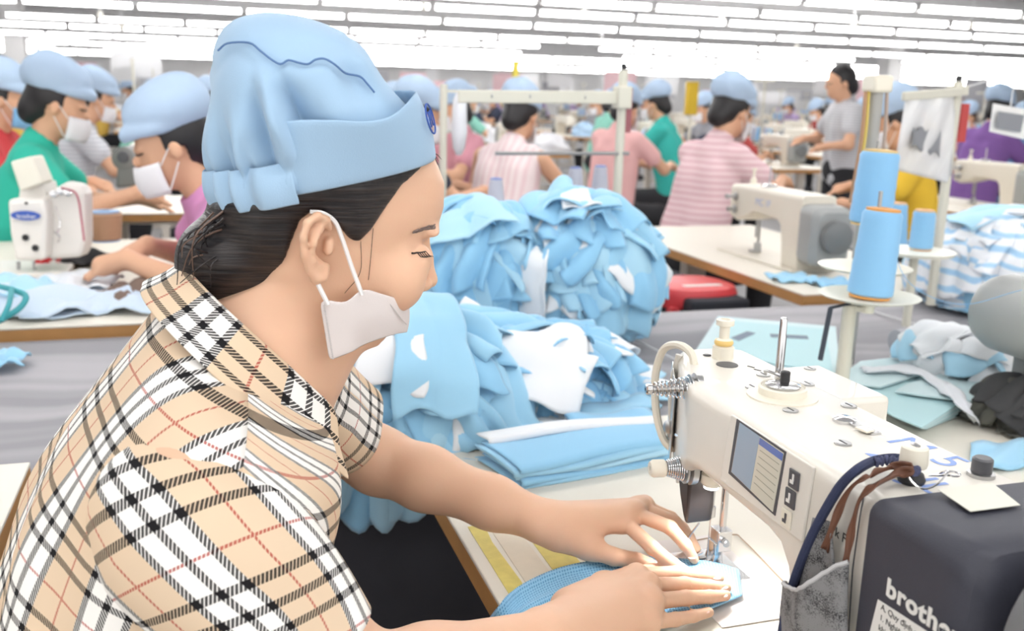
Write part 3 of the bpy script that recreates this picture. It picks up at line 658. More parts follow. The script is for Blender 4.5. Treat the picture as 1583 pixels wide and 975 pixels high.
for k, uu in enumerate(LROWS):
    step = 1.25; off = (k*.53) % step; z = 2.2+.02*math.sin(k*2.1); far = uu < -22; lab = ('lit white batten lamp in the far ceiling rows' if far else 'lit white batten lamp hung on wires in the nearer ceiling rows'); grp = 'far ceiling battens' if far else 'nearer ceiling battens'
    vv = -13+off
    while vv < 44:
        p = (uu, vv, z); near = uu > -7 and -4 < vv < 4.5
        if (near or vis((uu, vv-.6, z)) or vis((uu, vv+.6, z))) and (near or rl.random() > .05):
            o = bat if not used else copy_tree(bat); used = True; place(o, p); nl += 1
            if near: lab2, g2 = 'lit white batten lamp overhead at the front of the hall', 'battens over the front row'
            else: lab2, g2 = lab, grp
            tag(o, lab2, 'lamp', g2)
        vv += step
print('LIGHTS', nl)
# pull switches that hang between the lamps
def pull_switch():
    t = thing('pull_switch', 'white pull switch on a cord hanging between the lamps', 'switch', (0, 0, 0), 'hanging pull switches'); c = MB(); c.tube([(0, 0, .20), (0, 0, .0)], .006, 6); c.build('cord', FIX, t)
    k = MB(); k.lathe((0, 0, -.07), (0, 0, 1), [(.002, 0), (.026, .01), (.03, .03), (.02, .06), (.008, .08)], 12); k.build('knob', mat('switch plastic', (.85, .83, .76), rough=.4), t); return t
psw = pull_switch(); first = True
for px, py, Y in ((903, 12, 10.6), (655, 4, 9.3), (188, 36, 10.0), (1117, 22, 10.8), (1320, 30, 9.6), (1502, 34, 9.4), (703, 56, 13), (1232, 68, 13.5), (155, 18, 9.4), (58, 70, 12.5), (930, 62, 14.0)):
    o = psw if first else copy_tree(psw); first = False; place(o, py_(px, py, Y))
# ================================================================== the big lockstitch machine in front
IVORY = mat('machine enamel', srgb('#e9e4da'), rough=.35, bump=.03, bscale=600, var=.02, vscale=30, coat=.2)
CHROME = mat('chrome', (.75, .75, .76), rough=.15, metal=1); STEEL = mat('steel', (.5, .5, .5), rough=.35, metal=1); BLACKP = mat('black plastic', (.03, .03, .033), rough=.45)
NAVY = mat('motor cover', srgb('#3b3c47'), rough=.55, bump=.15, bscale=900, var=.08, vscale=40); IVP = mat('ivory plastic', srgb('#efe9d9'), rough=.4)
DARKM = mat('dark grey paint', (.09, .09, .10), rough=.4)
def rrect(u, v0, v1, z0, z1, r, n=5):
    out = []
    for cx, cz, a0 in ((v1-r, z1-r, 0), (v0+r, z1-r, PI/2), (v0+r, z0+r, PI), (v1-r, z0+r, 1.5*PI)):
        for k in range(n+1): a = a0+PI/2*k/n; out.append((u, cx+r*math.cos(a), cz+r*math.sin(a)))
    return out
BV0, BV1, ZT = .486, .630, 1.022
mc = thing('sewing_machine', 'ivory lockstitch sewing machine with small screen, nearest one, its needle under the hands', 'sewing machine', (-.80, .556, .781))
b = MB(); b.loft([rrect(*q) for q in ((-1.040, .566, .606, .925, .99, .012), (-1.037, .556, .618, .912, 1.008, .016), (-1.030, .548, .625, .904, 1.017, .016), (-1.0, .534, .629, .899, ZT, .014), (-.96, .516, .63, .898, ZT, .014), (-.925, .502, .63, .903, ZT, .014), (-.895, .491, .63, .917, ZT, .014), (-.875, BV0, .63, .930, ZT, .014), (-.85, BV0, .63, .934, ZT, .014),
    (-.72, BV0, .63, .930, ZT, .014), (-.695, BV0, .63, .924, ZT, .014), (-.678, BV0, .63, .905, ZT, .014), (-.668, BV0, .63, .875, ZT, .014), (-.661, BV0, .63, .83, ZT, .014), (-.655, BV0, .63, .783, ZT, .014), (-.60, BV0, .632, .781, ZT, .014), (-.575, BV0, .632, .781, ZT, .012))])
b.build('arm', IVORY, mc, angle=30)
FV = BV0-.0006
def quad_on(pts, dv=.001, v=BV0): return [pv(x, y, v-dv) for x, y in pts]
def plate(name, pts, m, par=mc, t=.0012, v=BV0, bev=0): q = MB(); q.prism([pv(x, y, v) for x, y in pts], (0, -t, 0)); return q.build(name, m, par, smooth=False, bevel=bev)
def topplate(name, pts, m, par=mc, t=.001, z=ZT): q = MB(); q.prism([pz(x, y, z) for x, y in pts], (0, 0, t)); return q.build(name, m, par, smooth=False)
# motor and wheel
mo = MB(); mo.loft([rrect(*q) for q in ((-.577, .49, .628, .80, 1.012, .012), (-.572, .478, .640, .79, 1.024, .012), (-.56, .476, .642, .788, 1.026, .012), (-.49, .476, .642, .788, 1.030, .018), (-.476, .477, .642, .788, 1.030, .022), (-.468, .481, .640, .79, 1.027, .028), (-.463, .490, .632, .82, 1.02, .035), (-.459, .505, .60, .90, 1.008, .04), (-.440, .508, .598, .91, 1.006, .04))]); mot = mo.build('motor_cover', NAVY, mc, angle=28)
hw_ = MB(); hw_.lathe((-.447, .556, .976), (1, 0, 0), [(.03, 0), (.068, .002), (.074, .007), (.076, .02), (.074, .034), (.066, .044), (.03, .05), (.012, .051)], 36); hw_.build('handwheel', mat('handwheel grey', (.17, .175, .185), rough=.35), mc)
WT = mat('white print', (.82, .81, .78), rough=.6); BT = mat('black print', (.03, .03, .03), rough=.6)
to = text('brother', mot, WT, pv(1369, 918, .4752), (1, 0, 0), (0, 0, 1), .0188, 'logo', .0003); to.data.offset = .0006; to.data.space_character = 1.08; to.scale = (1.18, 1.05, 1)
stk = plate('sticker', [(1358, 926), (1450, 986), (1440, 1040), (1342, 990)], WT, mot, .0006, .4760)
for i, l in enumerate(('A. Quy định an toàn máy', '1. Nghiêm cấm vận hành', 'khi chưa có tấm che', '2. Tắt máy khi rời vị trí')): text(l, stk, BT, pv(1360, 940, .4752)+np.array([.001, 0, -.0085*i]), (1, 0, 0), (0, 0, 1), .0068, 'sticker_text', .0001)
topplate('paper_label', [(1450, 757), (1533, 746), (1577, 781), (1500, 791)], mat('paper label', srgb('#e4e2d6'), rough=.7), mc, .0005, 1.0305)
# seam between pillar and arm cover, screen panel and keys
for pts in ([(1335, 768), (1329, 800), (1318, 880), (1312, 975)],):
    q = MB(); q.tube([pv(x, y, BV0-.0003) for x, y in pts], .0007, 5); q.build('cover_seam', DARKM, mc)
pn = plate('control_panel', [(1134, 640), (1262, 722), (1244, 838), (1117, 742)], mat('panel enamel', srgb('#ebe7de'), rough=.3), mc, .003, BV0, .0012)
PVv = BV0-.003
fr = plate('screen_frame', [(1140, 647), (1216, 698), (1199, 797), (1127, 731)], DARKM, pn, .0008, PVv)
SCR = [(1144, 653), (1212, 700), (1195, 791), (1131, 729)]
def sc(a, c): A_, B_, C_, D_ = [np.array(p, float) for p in SCR]; return tuple(A_*(1-a)*(1-c)+B_*a*(1-c)+C_*a*c+D_*(1-a)*c)
def scr(nm, a0, c0, a1, c1, m, t=.0004, v=PVv-.0008, par=fr): return plate(nm, [sc(a0, c0), sc(a1, c0), sc(a1, c1), sc(a0, c1)], m, par, t, v)
lcd = scr('lcd_screen', 0, 0, 1, 1, mat('lcd pale', srgb('#d6d4c6'), rough=.15), .0005)
scr('lcd_pane', .0, .0, .45, 1, mat('lcd blue grey', srgb('#9db2c6'), rough=.15), .0003, PVv-.0013, lcd); scr('lcd_header', .46, .02, .99, .14, mat('lcd header', srgb('#6a82c2'), rough=.15), .0003, PVv-.0013, lcd)
for c in (.22, .34, .46, .58, .70, .82): scr('lcd_line', .5, c, .95, c+.012, mat('lcd line', srgb('#a8a999'), rough=.2), .0002, PVv-.0013, lcd)
for i, (x, y, m, fg) in enumerate(((1229, 741, DARKM, WT), (1223, 770, DARKM, WT), (1217, 801, IVP, DARKM))):
    c = pv(x, y, PVv); k = MB(); k.box(c-np.array([.0075, .002, .0085]), c+np.array([.0075, 0, .0085])); ko = k.build('key', m, pn, smooth=False, bevel=.0012); k = MB()
    k.box(c+np.array([-.004, -.0026, -.004]), c+np.array([.001, -.0018, -.001])); k.box(c+np.array([-.001, -.0026, -.001]), c+np.array([.0015, -.0018, .005])); k.build('key_symbol', fg, ko, smooth=False)
tx = text('Pk Fe', mc, BT, pv(1283, 822, BV0-.0004), (1, 0, -.05), (0, 0, 1), .012, 'label_text', .0001)
# yellow warning triangle
tri = plate('warning_sticker', [(1063, 668), (1074, 673), (1071, 648)], mat('warning yellow', srgb('#e8c832'), rough=.5), mc, .0006, .4988); q = MB(); q.box(pv(1068, 667, .498)-np.array([.001, .0003, .001]), pv(1068, 667, .498)+np.array([.001, 0, .005])); q.build('warning_symbol', BT, tri, smooth=False)
# chrome face plate with screws on the bevelled end
fp = MB(); a0, a1 = np.array([-1.025, .5435, 0]), np.array([-.955, .5125, 0]); o_ = np.array([-.0005, -.002, 0]); z_ = lambda p, z: tuple(p+o_+np.array([0, 0, z]))
fp.prism([z_(a0, .915), z_(a1, .905), z_(a1, 1.0), z_(a0*.9+a1*.1, 1.008), z_(a0, .99)], (.0002, -.0022, 0)); fpo = fp.build('face_plate', mat('brushed plate', (.62, .62, .61), rough=.25, metal=.9), mc, bevel=.001)
for z in (.925, .985): q = MB(); c = (a0+a1)/2+np.array([-.001, -.0035, z]); q.lathe(c, (-.3, -.95, 0), [(.005, 0), (.005, .002), (.0001, .0028)], 14); q.build('plate_screw', STEEL, fpo)
# lever guard: white plastic loop
q = MB(); q.tube(smoothpath([pv(1074, 566, .532), pv(1068, 545, .53), pv(1048, 533, .528), pv(1026, 540, .526), pv(1014, 575, .522), pv(1013, 620, .520), pv(1018, 655, .520), pv(1028, 682, .522), pv(1040, 694, .526)], 6), .0048, 8); q.build('lever_guard', IVP, mc)
q = MB(); q.tube(smoothpath([pv(1050, 548, .535), pv(1040, 590, .53), pv(1038, 640, .528), pv(1044, 690, .53), pv(1050, 745, .535)], 5), .0042, 8); q.build('guard_post', mat('pale plastic', srgb('#dcdad2'), rough=.3), mc)
q = MB(); c = pv(1033, 660, .516); q.lathe(c, (0, -1, .05), [(.008, -.004), (.008, .002), (.0055, .004), (.0001, .0045)], 16); q.build('guard_screw', STEEL, mc)
# thread tensions: discs, conical spring, tip
def tension(c, d, L, r0, r1, tipm, tipr, tipl, nm):
    c = np.array(c); d = np.array(d, float); d /= np.linalg.norm(d); t = MB(); t.lathe(c, d, [(r0*1.25, -.006), (r0*1.3, .001), (r0*.9, .003), (r0*1.2, .005), (r0*1.2, .007), (r0*.5, .008)], 24); to_ = t.build(nm, STEEL, mc)
    h = MB(); R_ = rot_to(d); pts = []
    for k in range(9*14): a = 2*PI*k/14; f = k/(9*14); pts.append(c+d*(.008+f*L)+np.array(R_@Vector((math.cos(a), math.sin(a), 0)))*(r0*(1-f)+r1*f))
    h.tube(pts, .00085, 5); h.build('spring', CHROME, to_)
    s_ = MB(); s_.cyl(c, c+d*(L+.01), r1*.6, n=10); s_.build('stud', STEEL, to_)
    k = MB(); k.lathe(c+d*(.008+L), d, [(tipr*.8, 0), (tipr, .002), (tipr, tipl*.8), (tipr*.75, tipl), (tipr*.3, tipl), (tipr*.3, tipl*.7)], 18); k.build('tension_knob', tipm, to_)
tension(pv(1075, 599, .506), (-.18, -1, -.02), .040, .0125, .0065, CHROME, .006, .008, 'thread_tension')
tension(pv(1066, 723, .508), (-.16, -1, .02), .020, .0145, .008, IVP, .010, .018, 'thread_tension')
q = MB(); q.tube(smoothpath([pv(1045, 672, .51), pv(1060, 680, .506), pv(1070, 700, .506), pv(1066, 706, .506)], 5), .0022, 6); q.build('thread_hook', CHROME, mc)
# top fittings
sp1 = MB(); c = pz(1117, 553, ZT); sp1.lathe(c, (0, 0, 1), [(.0125, 0), (.0125, .014), (.0085, .0155), (.0085, .022), (.006, .024), (.006, .038), (.0105, .040), (.0105, .046), (.006, .0465), (.005, .043)], 24); spo = sp1.build('thread_post', IVP, mc)
q = MB(); q.lathe(c+np.array([0, 0, .016]), (0, 0, 1), [(.010, 0), (.0112, .002), (.0112, .004), (.010, .006)], 20); q.build('ring', mat('yellow clear plastic', srgb('#ecc97e'), rough=.3), spo)
def disc(nm, px, py, r, h, m, par=mc, z=ZT, slot=True):
    c = pz(px, py, z); q = MB(); q.lathe(c, (0, 0, 1), [(r, 0), (r, h*.7), (r*.85, h), (.0001, h)], 24); o = q.build(nm, m, par)
    if slot: k = MB(); k.bar(c+np.array([-r*.7, 0, h]), c+np.array([r*.7, 0, h]), r*.22, .0006); k.build('slot', BLACKP, o, smooth=False)
    return o
disc('rubber_plug', 1124, 564, .0125, .0012, mat('grey rubber', (.12, .12, .12), rough=.6), slot=False); disc('rubber_plug', 1093, 549, .005, .0012, BLACKP, slot=False)
for x, y in ((1222, 635), (1303, 686), (1312, 628), (1248, 594), (1163, 599), (1180, 580)): disc('screw', x, y, .0078, .0018, STEEL)
for x, y in ((1161, 567), (1171, 572), (1181, 577)): c = pz(x, y, ZT); q = MB(); q.bar(c+np.array([-.004, -.002, .0003]), c+np.array([.004, .002, .0003]), .0016, .0006); q.build('vent_slot', BLACKP, mc, smooth=False)
c = pz(1209, 612, ZT); q = MB(); q.lathe(c, (0, 0, 1), [(.036, 0), (.036, .0015), (.026, .003), (.0245, .003), (.0245, .010), (.0225, .0115), (.021, .010), (.0001, .0095)], 40); bw = q.build('bobbin_winder', IVP, mc)
q = MB(); q.lathe(c+np.array([0, 0, .0095]), (0, 0, 1), [(.017, 0), (.018, .003), (.012, .0045), (.0001, .0045)], 30); q.build('winder_disc', CHROME, bw)
cpin = pz(1203, 590, ZT+.006); q = MB(); q.lathe(cpin, (0, 0, 1), [(.0045, 0), (.0045, .05), (.004, .052), (.0038, .068), (.0028, .07)], 16); q.build('winder_spindle', CHROME, bw)
q = MB(); q.lathe(pz(1213, 592, ZT+.012), (0, 0, 1), [(.005, 0), (.005, .012), (.0035, .013)], 14); q.build('winder_knob', BLACKP, bw)
q = MB(); q.tube(smoothpath([cpin+np.array([-.012, -.008, .006]), cpin+np.array([-.004, -.014, .012]), cpin+np.array([.008, -.010, .012]), cpin+np.array([.014, 0, .008])], 5), .0018, 6); q.build('winder_lever', STEEL, bw)
q = MB(); c = pz(1305, 651, ZT); q.lathe(c, (0, 0, 1), [(.011, 0), (.011, .003), (.006, .005), (.0001, .0055)], 18); q.bar(c+np.array([.0, .004, .001]), c+np.array([.04, .006, .001]), .012, .0016); go = q.build('thread_guide_plate', CHROME, mc)
q = MB(); c2 = pz(1327, 660, ZT+.003); q.bar(c2, c2+np.array([.014, .003, 0]), .010, .002); q.build('guide_pad', IVP, go, bevel=.0005)
bx = MB(); bx.box((-.955, .631, .955), (-.825, .700, 1.012)); bxo = bx.build('rear_housing', IVORY, mc, bevel=.006); disc('screw', 1252, 570, .007, .0015, STEEL, bxo, 1.012)
# white knob with a wire thread guide, and the dark screw behind it
c = pz(1408, 745, ZT); q = MB(); q.lathe(c, (0, 0, 1), [(.010, 0), (.011, .003), (.009, .008), (.006, .009), (.006, .014)], 20); q.build('rubber_foot', BLACKP, mc)
q = MB(); q.lathe(c+np.array([0, 0, .014]), (0, 0, 1), [(.0105, 0), (.0112, .003), (.0104, .016), (.009, .0172), (.0001, .0176)], 24); ko = q.build('top_knob', IVP, mc); q = MB(); q.ball(c+np.array([0, 0, .0315]), (.005, .003, .002), 8); q.build('knob_screw', STEEL, ko)
q = MB(); q.tube([c+np.array([.010+.016*math.cos(a), .004+.016*math.sin(a), .010+.006*math.sin(a*2)]) for a in np.linspace(-2.6, 2.2, 20)]+[c+np.array([.022+.005*math.cos(a), .02+.005*math.sin(a), .014]) for a in np.linspace(-1, 4.5, 12)], .0009, 6); q.build('wire_guide', CHROME, mc)
c = pz(1516, 735, ZT); q = MB(); q.lathe(c, (0, 0, 1), [(.011, 0), (.011, .003), (.008, .0035), (.008, .014), (.0065, .0155), (.0001, .0155)], 20); so = q.build('clamp_screw', STEEL, mc); q = MB(); q.lathe(c+np.array([0, 0, .0036]), (0, 0, 1), [(.0083, 0), (.0083, .011), (.0066, .0125), (.0001, .0125)], 18); q.build('screw_head', DARKM, so)
mk1 = text('M 5', mc, mat('marker blue', srgb('#94ade6'), rough=.7), pz(1366, 680, ZT+.0003), (1, .12, 0), (-.3, 1, 0), .046, 'marker_writing', .0001)
text('4   JUK', mc, mat('marker blue', (0, 0, 0)), pz(1322, 702, ZT+.0003), (1, .04, 0), (-.3, 1, 0), .044, 'marker_writing', .0001)
# needle bar, presser foot, plate
NU, NV = -.928, .552; q = MB(); q.cyl((NU, NV, .905), (NU, NV, .855), .0035, n=12); q.lathe((NU, NV, .842), (0, 0, 1), [(.003, 0), (.0055, .002), (.0055, .014), (.003, .016)], 14); nb = q.build('needle_bar', CHROME, mc); q = MB(); q.cyl((NU, NV, .845), (NU, NV, .784), .0009, .0005, n=8); q.build('needle', CHROME, nb)
q = MB(); q.cyl((NU+.002, NV+.016, .905), (NU+.002, NV+.016, .81), .0042, n=12); q.box((NU-.008, NV+.006, .802), (NU+.012, NV+.024, .828)); pf = q.build('presser_bar', CHROME, mc, bevel=.001)
q = MB()
for s in (-1, 1): q.prism([(NU+s*.0065-.003, NV-.022, .7890), (NU+s*.0065-.003, NV-.016, .7865), (NU+s*.0065-.003, NV+.016, .7865), (NU+s*.0065-.003, NV+.012, .806), (NU+s*.0065-.003, NV+.006, .806), (NU+s*.0065-.003, NV+.002, .7895)], (.006, 0, 0))
q.box((NU-.0095, NV+.004, .797), (NU+.0095, NV+.014, .812)); q.build('presser_foot', CHROME, pf, bevel=.0006)
q = MB(); q.lathe((NU+.014, NV+.014, .816), (1, -.3, 0), [(.004, 0), (.004, .006), (.003, .007)], 12); q.build('clamp_screw', STEEL, pf)
q = MB(); q.tube(smoothpath([(NU-.004, NV-.012, .835), (NU-.008, NV-.022, .815), (NU-.002, NV-.026, .800), (NU+.008, NV-.024, .798), (NU+.013, NV-.014, .806)], 6), .0011, 6); q.build('finger_guard', CHROME, pf)
q = MB(); q.prism([(NU-.016, .512, .905), (NU+.028, .505, .905), (NU+.024, .506, .866), (NU+.010, .514, .842), (NU-.006, .520, .846), (NU-.012, .516, .872)], (0, .034, 0)); q.build('needle_shroud', mat('smoked shield', (.022, .016, .015), rough=.6), mc, bevel=.004)
q = MB(); q.lathe((-.886, .525, .912), (0, 0, -1), [(.012, -.004), (.012, .006), (.009, .010)], 16); lo_ = q.build('lamp_socket', IVP, mc); q = MB(); q.lathe((-.886, .525, .9015), (0, 0, -1), [(.0085, 0), (.008, .002), (.0001, .0028)], 16); q.build('lamp_lens', TUBE, lo_)
sl = bpy.data.lights.new('needle lamp', 'SPOT'); sl.energy = 1.3; sl.spot_size = math.radians(120); sl.spot_blend = .8; sl.shadow_soft_size = .02; slo = bpy.data.objects.new('needle_lamp_light', sl); COL.objects.link(slo); slo.location = wld((-.886, .525, .896)); slo.rotation_euler = (0, 0, 0)
q = MB(); q.prism([(-1.0, .50, .7806), (-.80, .50, .7806), (-.80, .60, .7806), (-1.0, .60, .7806)], (0, 0, .0012)); bed = q.build('bed_plate', mat('bed enamel', srgb('#efe7e2'), rough=.3), mc, bevel=.0006)
q = MB(); q.box((-.965, .515, .7819), (-.885, .585, .7825)); q.build('needle_plate', mat('needle plate steel', (.68, .68, .68), rough=.22, metal=1), bed, smooth=False)
q = MB(); q.tube(smoothpath([pz(1060, 838, .7822), pz(1130, 826, .7822), pz(1150, 836, .7822), pz(1212, 900, .7822)], 6), .0009, 5); q.build('bed_edge', mat('bed edge line', srgb('#b99f86'), rough=.6), bed)
# ================================================================== tables and the long cloth trough
LAM = mat('cream laminate', srgb('#efe9dc'), rough=.45, var=.02, vscale=6); PLY = mat('plywood edge', srgb('#c08d56'), rough=.6, var=.15, vscale=18); LEGM = mat('table leg paint', srgb('#ddd6cc'), rough=.5)
def work_table(name, label, lo, hi, z=.78, lam=LAM, legs=True, group=None):
    t = thing(name, label, 'table', ((lo[0]+hi[0])/2, (lo[1]+hi[1])/2, 0), group); b = MB(); b.box((lo[0], lo[1], z-.006), (hi[0], hi[1], z)); b.build('laminate_top', lam, t, smooth=False, bevel=.002)
    b = MB(); b.box((lo[0]+.0006, lo[1]+.0006, z-.036), (hi[0]-.0006, hi[1]-.0006, z-.0062)); b.build('plywood_board', PLY, t, smooth=False, bevel=.002)
    if legs:
        for x in (lo[0]+.12, hi[0]-.12):
            b = MB(); ym = (lo[1]+hi[1])/2; b.box((x-.025, lo[1]+.06, 0), (x+.025, hi[1]-.06, .04)); b.box((x-.03, ym-.045, .04), (x+.03, ym+.045, z-.036)); b.box((x-.02, lo[1]+.1, z-.06), (x+.02, hi[1]-.1, z-.036)); b.build('leg', LEGM, t, smooth=False, bevel=.004)
    return t
work_table('sewing_table', 'cream sewing table under the nearest machine, with worn yellow strips at its corner', (-1.445, .29), (-.20, .955))
work_table('sewing_table', 'cream table behind the nearest machine, under the pale teal pattern sheets', (-1.47, .975), (-.20, 1.72))
work_table('sewing_table', 'cream table corner at the left edge, behind the back of the person in checks', (-1.465, -.85), (-.25, -.25))
GREY = bpy.data.materials.new('grey striped cloth'); GREY.use_nodes = True
def _grey():
    nt = GREY.node_tree; b = nt.nodes['Principled BSDF']; b.inputs['Roughness'].default_value = .8; b.inputs['Specular IOR Level'].default_value = .25
    tc = nt.nodes.new('ShaderNodeTexCoord'); mp = nt.nodes.new('ShaderNodeMapping'); mp.inputs['Scale'].default_value = (7.5, .25, 1); w = nt.nodes.new('ShaderNodeTexNoise'); w.inputs['Scale'].default_value = 1.4; w.inputs['Detail'].default_value = 1
    nt.links.new(tc.outputs['Object'], mp.inputs[0]); nt.links.new(mp.outputs[0], w.inputs['Vector']); r = nt.nodes.new('ShaderNodeValToRGB'); e = r.color_ramp.elements; e[0].position = .40; e[0].color = (*srgb('#9a999d'), 1); e[1].position = .62; e[1].color = (*srgb('#b5b3b7'), 1)
    nt.links.new(w.outputs['Fac'], r.inputs[0]); nt.links.new(r.outputs[0], b.inputs['Base Color'])
_grey()
BLKC = mat('black cloth', (.042, .042, .052), rough=.95, var=.3, vscale=6)
tr = thing('cloth_trough', 'long grey cloth covered trough table running between the sewing rows', 'table', (-1.88, .6, 0))
nu_, nv_ = 22, 200; P = np.zeros((nu_, nv_, 3))
for i in range(nu_):
    for j in range(nv_):
        u = -2.28+.80*i/(nu_-1); v = -3.2+7.4*j/(nv_-1); q = np.array([u, v, 0.]); sag = -.014*math.sin(PI*i/(nu_-1)); P[i, j] = (u, v, .757+sag+.0035*math.sin(j*.9+i*.25)*math.sin(PI*i/(nu_-1))+.004*float(fbm(q, 2.2, 9, 2)))
P[0, :, 2] = .757; P[-1, :, 2] = .757
grid_mesh('cloth_cover', P, GREY, tr, solid=.003)
b = MB()
for vv in (-1.05, -.52, .35, .95, 1.75): b.bar((-2.25, vv, .7585), (-1.50, vv+.05, .7585), .006, .0015)
b.build('chalk_lines', mat('white chalk line', (.8, .8, .8), rough=.9), tr, smooth=False)
b = MB(); b.box((-1.484, -3.2, .12), (-1.476, 4.2, .757)); b.box((-2.284, -3.2, .12), (-2.276, 4.2, .757)); b.build('cloth_skirt', BLKC, tr, smooth=False)
for vv in (-3.0, -.6, 1.8, 4.0):
    b = MB(); b.box((-2.25, vv-.02, 0), (-2.21, vv+.02, .75)); b.build('leg', LEGM, tr, smooth=False); b = MB(); b.box((-1.54, vv-.02, 0), (-1.50, vv+.02, .75)); b.build('leg', LEGM, tr, smooth=False)
# dark sheet hung below the nearest table, left of the knees
# worn yellow measuring strips
YEL = mat('worn yellow tape', srgb('#e6d67c'), rough=.7, var=.18, vscale=60); WTP = mat('worn white tape', srgb('#ece2d0'), rough=.7, var=.06, vscale=60)
for nm, lab, v0, v1, u0, u1 in (('tape_strip', 'worn yellow tape strip stuck along the edge of the nearest table', .306, .328, -1.10, -.80), ('tape_strip', 'worn yellow tape strip stuck further in on the nearest table', .372, .410, -1.10, -.86)):
    b = MB(); b.prism([(u0, v0, .7802), (u1, v0, .7802), (u1, v1-.003, .7802), ((u0+u1)/2, v1, .7802), (u0+.05, v1-.004, .7802), (u0, v1, .7802)], (0, 0, .0006)); o = b.build(nm, YEL, smooth=False); tag(o, lab, 'tape')
b = MB(); b.prism([(-1.10, .332, .7802), (-.8, .332, .7802), (-.8, .368, .7802), (-1.1, .366, .7802)], (0, 0, .0006)); tag(b.build('tape_strip', WTP, smooth=False), 'dirty white tape strip between the two yellow strips on the nearest table', 'tape')
# ================================================================== heaps of light blue knit pieces
def knit(name, col):
    m = mat(name, srgb(col), rough=.9, sheen=.3, spec=.15, bump=.10, bscale=1400); return m
BL = [knit('light blue knit', '#a3d5f2'), knit('sky blue knit', '#97cdef'), knit('pale blue knit', '#b3def5')]; WH = knit('white knit', '#f1f4f8')
BL2 = BL
def piece(name, c, r, az, el, L, Wd, rot, layer, seed, m, zmin=.765, ripple=.010, kf=2.2, flare=.02, label='', group='', cat='cloth piece', n=26, k=22, fold=True):
    rs = np.random.RandomState(seed); c = np.array(c); r = np.array(r); d0 = np.array([math.cos(el)*math.cos(az), math.cos(el)*math.sin(az), math.sin(el)]); base = c+r*d0
    nr = d0/r; nr /= np.linalg.norm(nr); dn = np.array([0, 0, -1.])+nr*nr[2]; dn = dn/np.linalg.norm(dn) if np.linalg.norm(dn) > 1e-3 else np.array([1., 0, 0]); sd = np.cross(nr, dn); a1 = dn*math.cos(rot)+sd*math.sin(rot); a2 = -dn*math.sin(rot)+sd*math.cos(rot)
    P = np.zeros((n, k, 3)); ph = rs.uniform(0, 6.28, 4); hem = rs.uniform(-.25, .25, 3)
    for i in range(n):
        s = i/(n-1)
        for j in range(k):
            t = j/(k-1)-.5; LL = L*(1+hem[0]*t+.08*math.sin(t*9+ph[0])); p = base+a1*(LL*(s-.5))+a2*(Wd*t*(.75+.35*s)+.15*Wd*math.sin(s*3+ph[1]))
            q = (p-c)/r; q = q/np.linalg.norm(q); b_ = c+r*q; nn = q/r; nn /= np.linalg.norm(nn)
            x = t*kf*2*PI+ph[2]+1.6*s*hem[1]*4; rp = (abs(math.sin(x*.5))**.6)*2-1.1
            e = layer+ripple*rp*(.35+.65*s)+.006*math.sin(s*7+ph[3]+3*t)+flare*(s**2.5)+.012*max(0, .14-s)/.14*(-1)
            p = b_+nn*e
            # lay the hem down where it meets the table
            P[i, j] = p
    P = P+.006*np.stack([fbm(P, 9, seed % 97, 2), fbm(P, 9, seed % 89+1, 2), fbm(P, 9, seed % 83+2, 2)], -1)
    low = P[..., 2] < zmin+.004; dz = (zmin+.004-P[..., 2])*low; h = P-c; h[..., 2] = 0; hn = h/(np.linalg.norm(h, axis=-1, keepdims=True)+1e-6)
    P = P+hn*(dz*.8)[..., None]; P[..., 2] = np.maximum(P[..., 2], zmin+.003+.3*np.abs(layer)+.004*np.abs(np.sin(P[..., 0]*60+seed)))
    o = grid_mesh(name, P, m, solid=.0028); tag(o, label, cat, group); return o
def heap_core(c, r, seed, label, zmin=.762):
    n, k = 26, 44; P = np.zeros((n, k, 3))
    for i in range(n):
        el = -PI/2+PI*i/(n-1)
        for j in range(k): az = 2*PI*j/k; P[i, j] = np.array(c)+np.array(r)*.95*np.array([math.cos(el)*math.cos(az), math.cos(el)*math.sin(az), math.sin(el)])
    P += .018*np.stack([fbm(P, 5, seed+i, 3) for i in range(3)], -1); P[..., 2] = np.maximum(P[..., 2], zmin); o = grid_mesh('cloth_heap', P, BL[1], close_u=True); return tag(o, label, 'cloth heap', kind='stuff')
LABEL_B = 'light blue knit piece heaped in the tied bundle at the back of the trough'
LABEL_L = 'light blue knit piece heaped on the trough beside the checked shirt'
LABEL_M = 'light blue knit piece in the loose middle heap left of the nearest machine'
def camaz(c): w = wld(c); q = loc(np.array([0, 0, c[2]])); d = q-np.array(c); return math.atan2(d[1], d[0])
def heap(c, r, n, seed, L, Wd, lab, grp, zmin, wh=.12, el=(-.25, 1.35), az=1.9, lay=.028, rot=.5, rip=.011, flare=.022):
    rs = np.random.RandomState(seed); ca = camaz(c)
    for i in range(n):
        f = i/(n-1); e = el[0]+(el[1]-el[0])*f+rs.uniform(-.15, .15); a = ca+rs.uniform(-az, az); w = rs.rand() < wh; m = WH if w else BL[rs.randint(3)]
        lb, g = (lab, grp) if not w else (lab.replace('light blue', 'white').replace('piece', 'lining piece'), grp+', white ones')
        piece('knit_piece', c, r, a, min(e, 1.45), L*rs.uniform(.75, 1.25), Wd*rs.uniform(.7, 1.25), rs.normal(0, rot), .004+lay*rs.rand()*.9+.004*f, seed*1000+i, m, zmin, rip*rs.uniform(.7, 1.4), rs.uniform(1.2, 3.0), flare*rs.uniform(.2, 1.6), lb, g)
cB = py_(893, 425, 2.25); heap_core(cB, (.16, .15, .165), 3, 'light blue cloth bunched up inside the tied bundle at the back')
heap(cB, (.165, .155, .165), 54, 21, .20, .16, LABEL_B, 'knit pieces of the back bundle', .763, wh=.14, rip=.015)
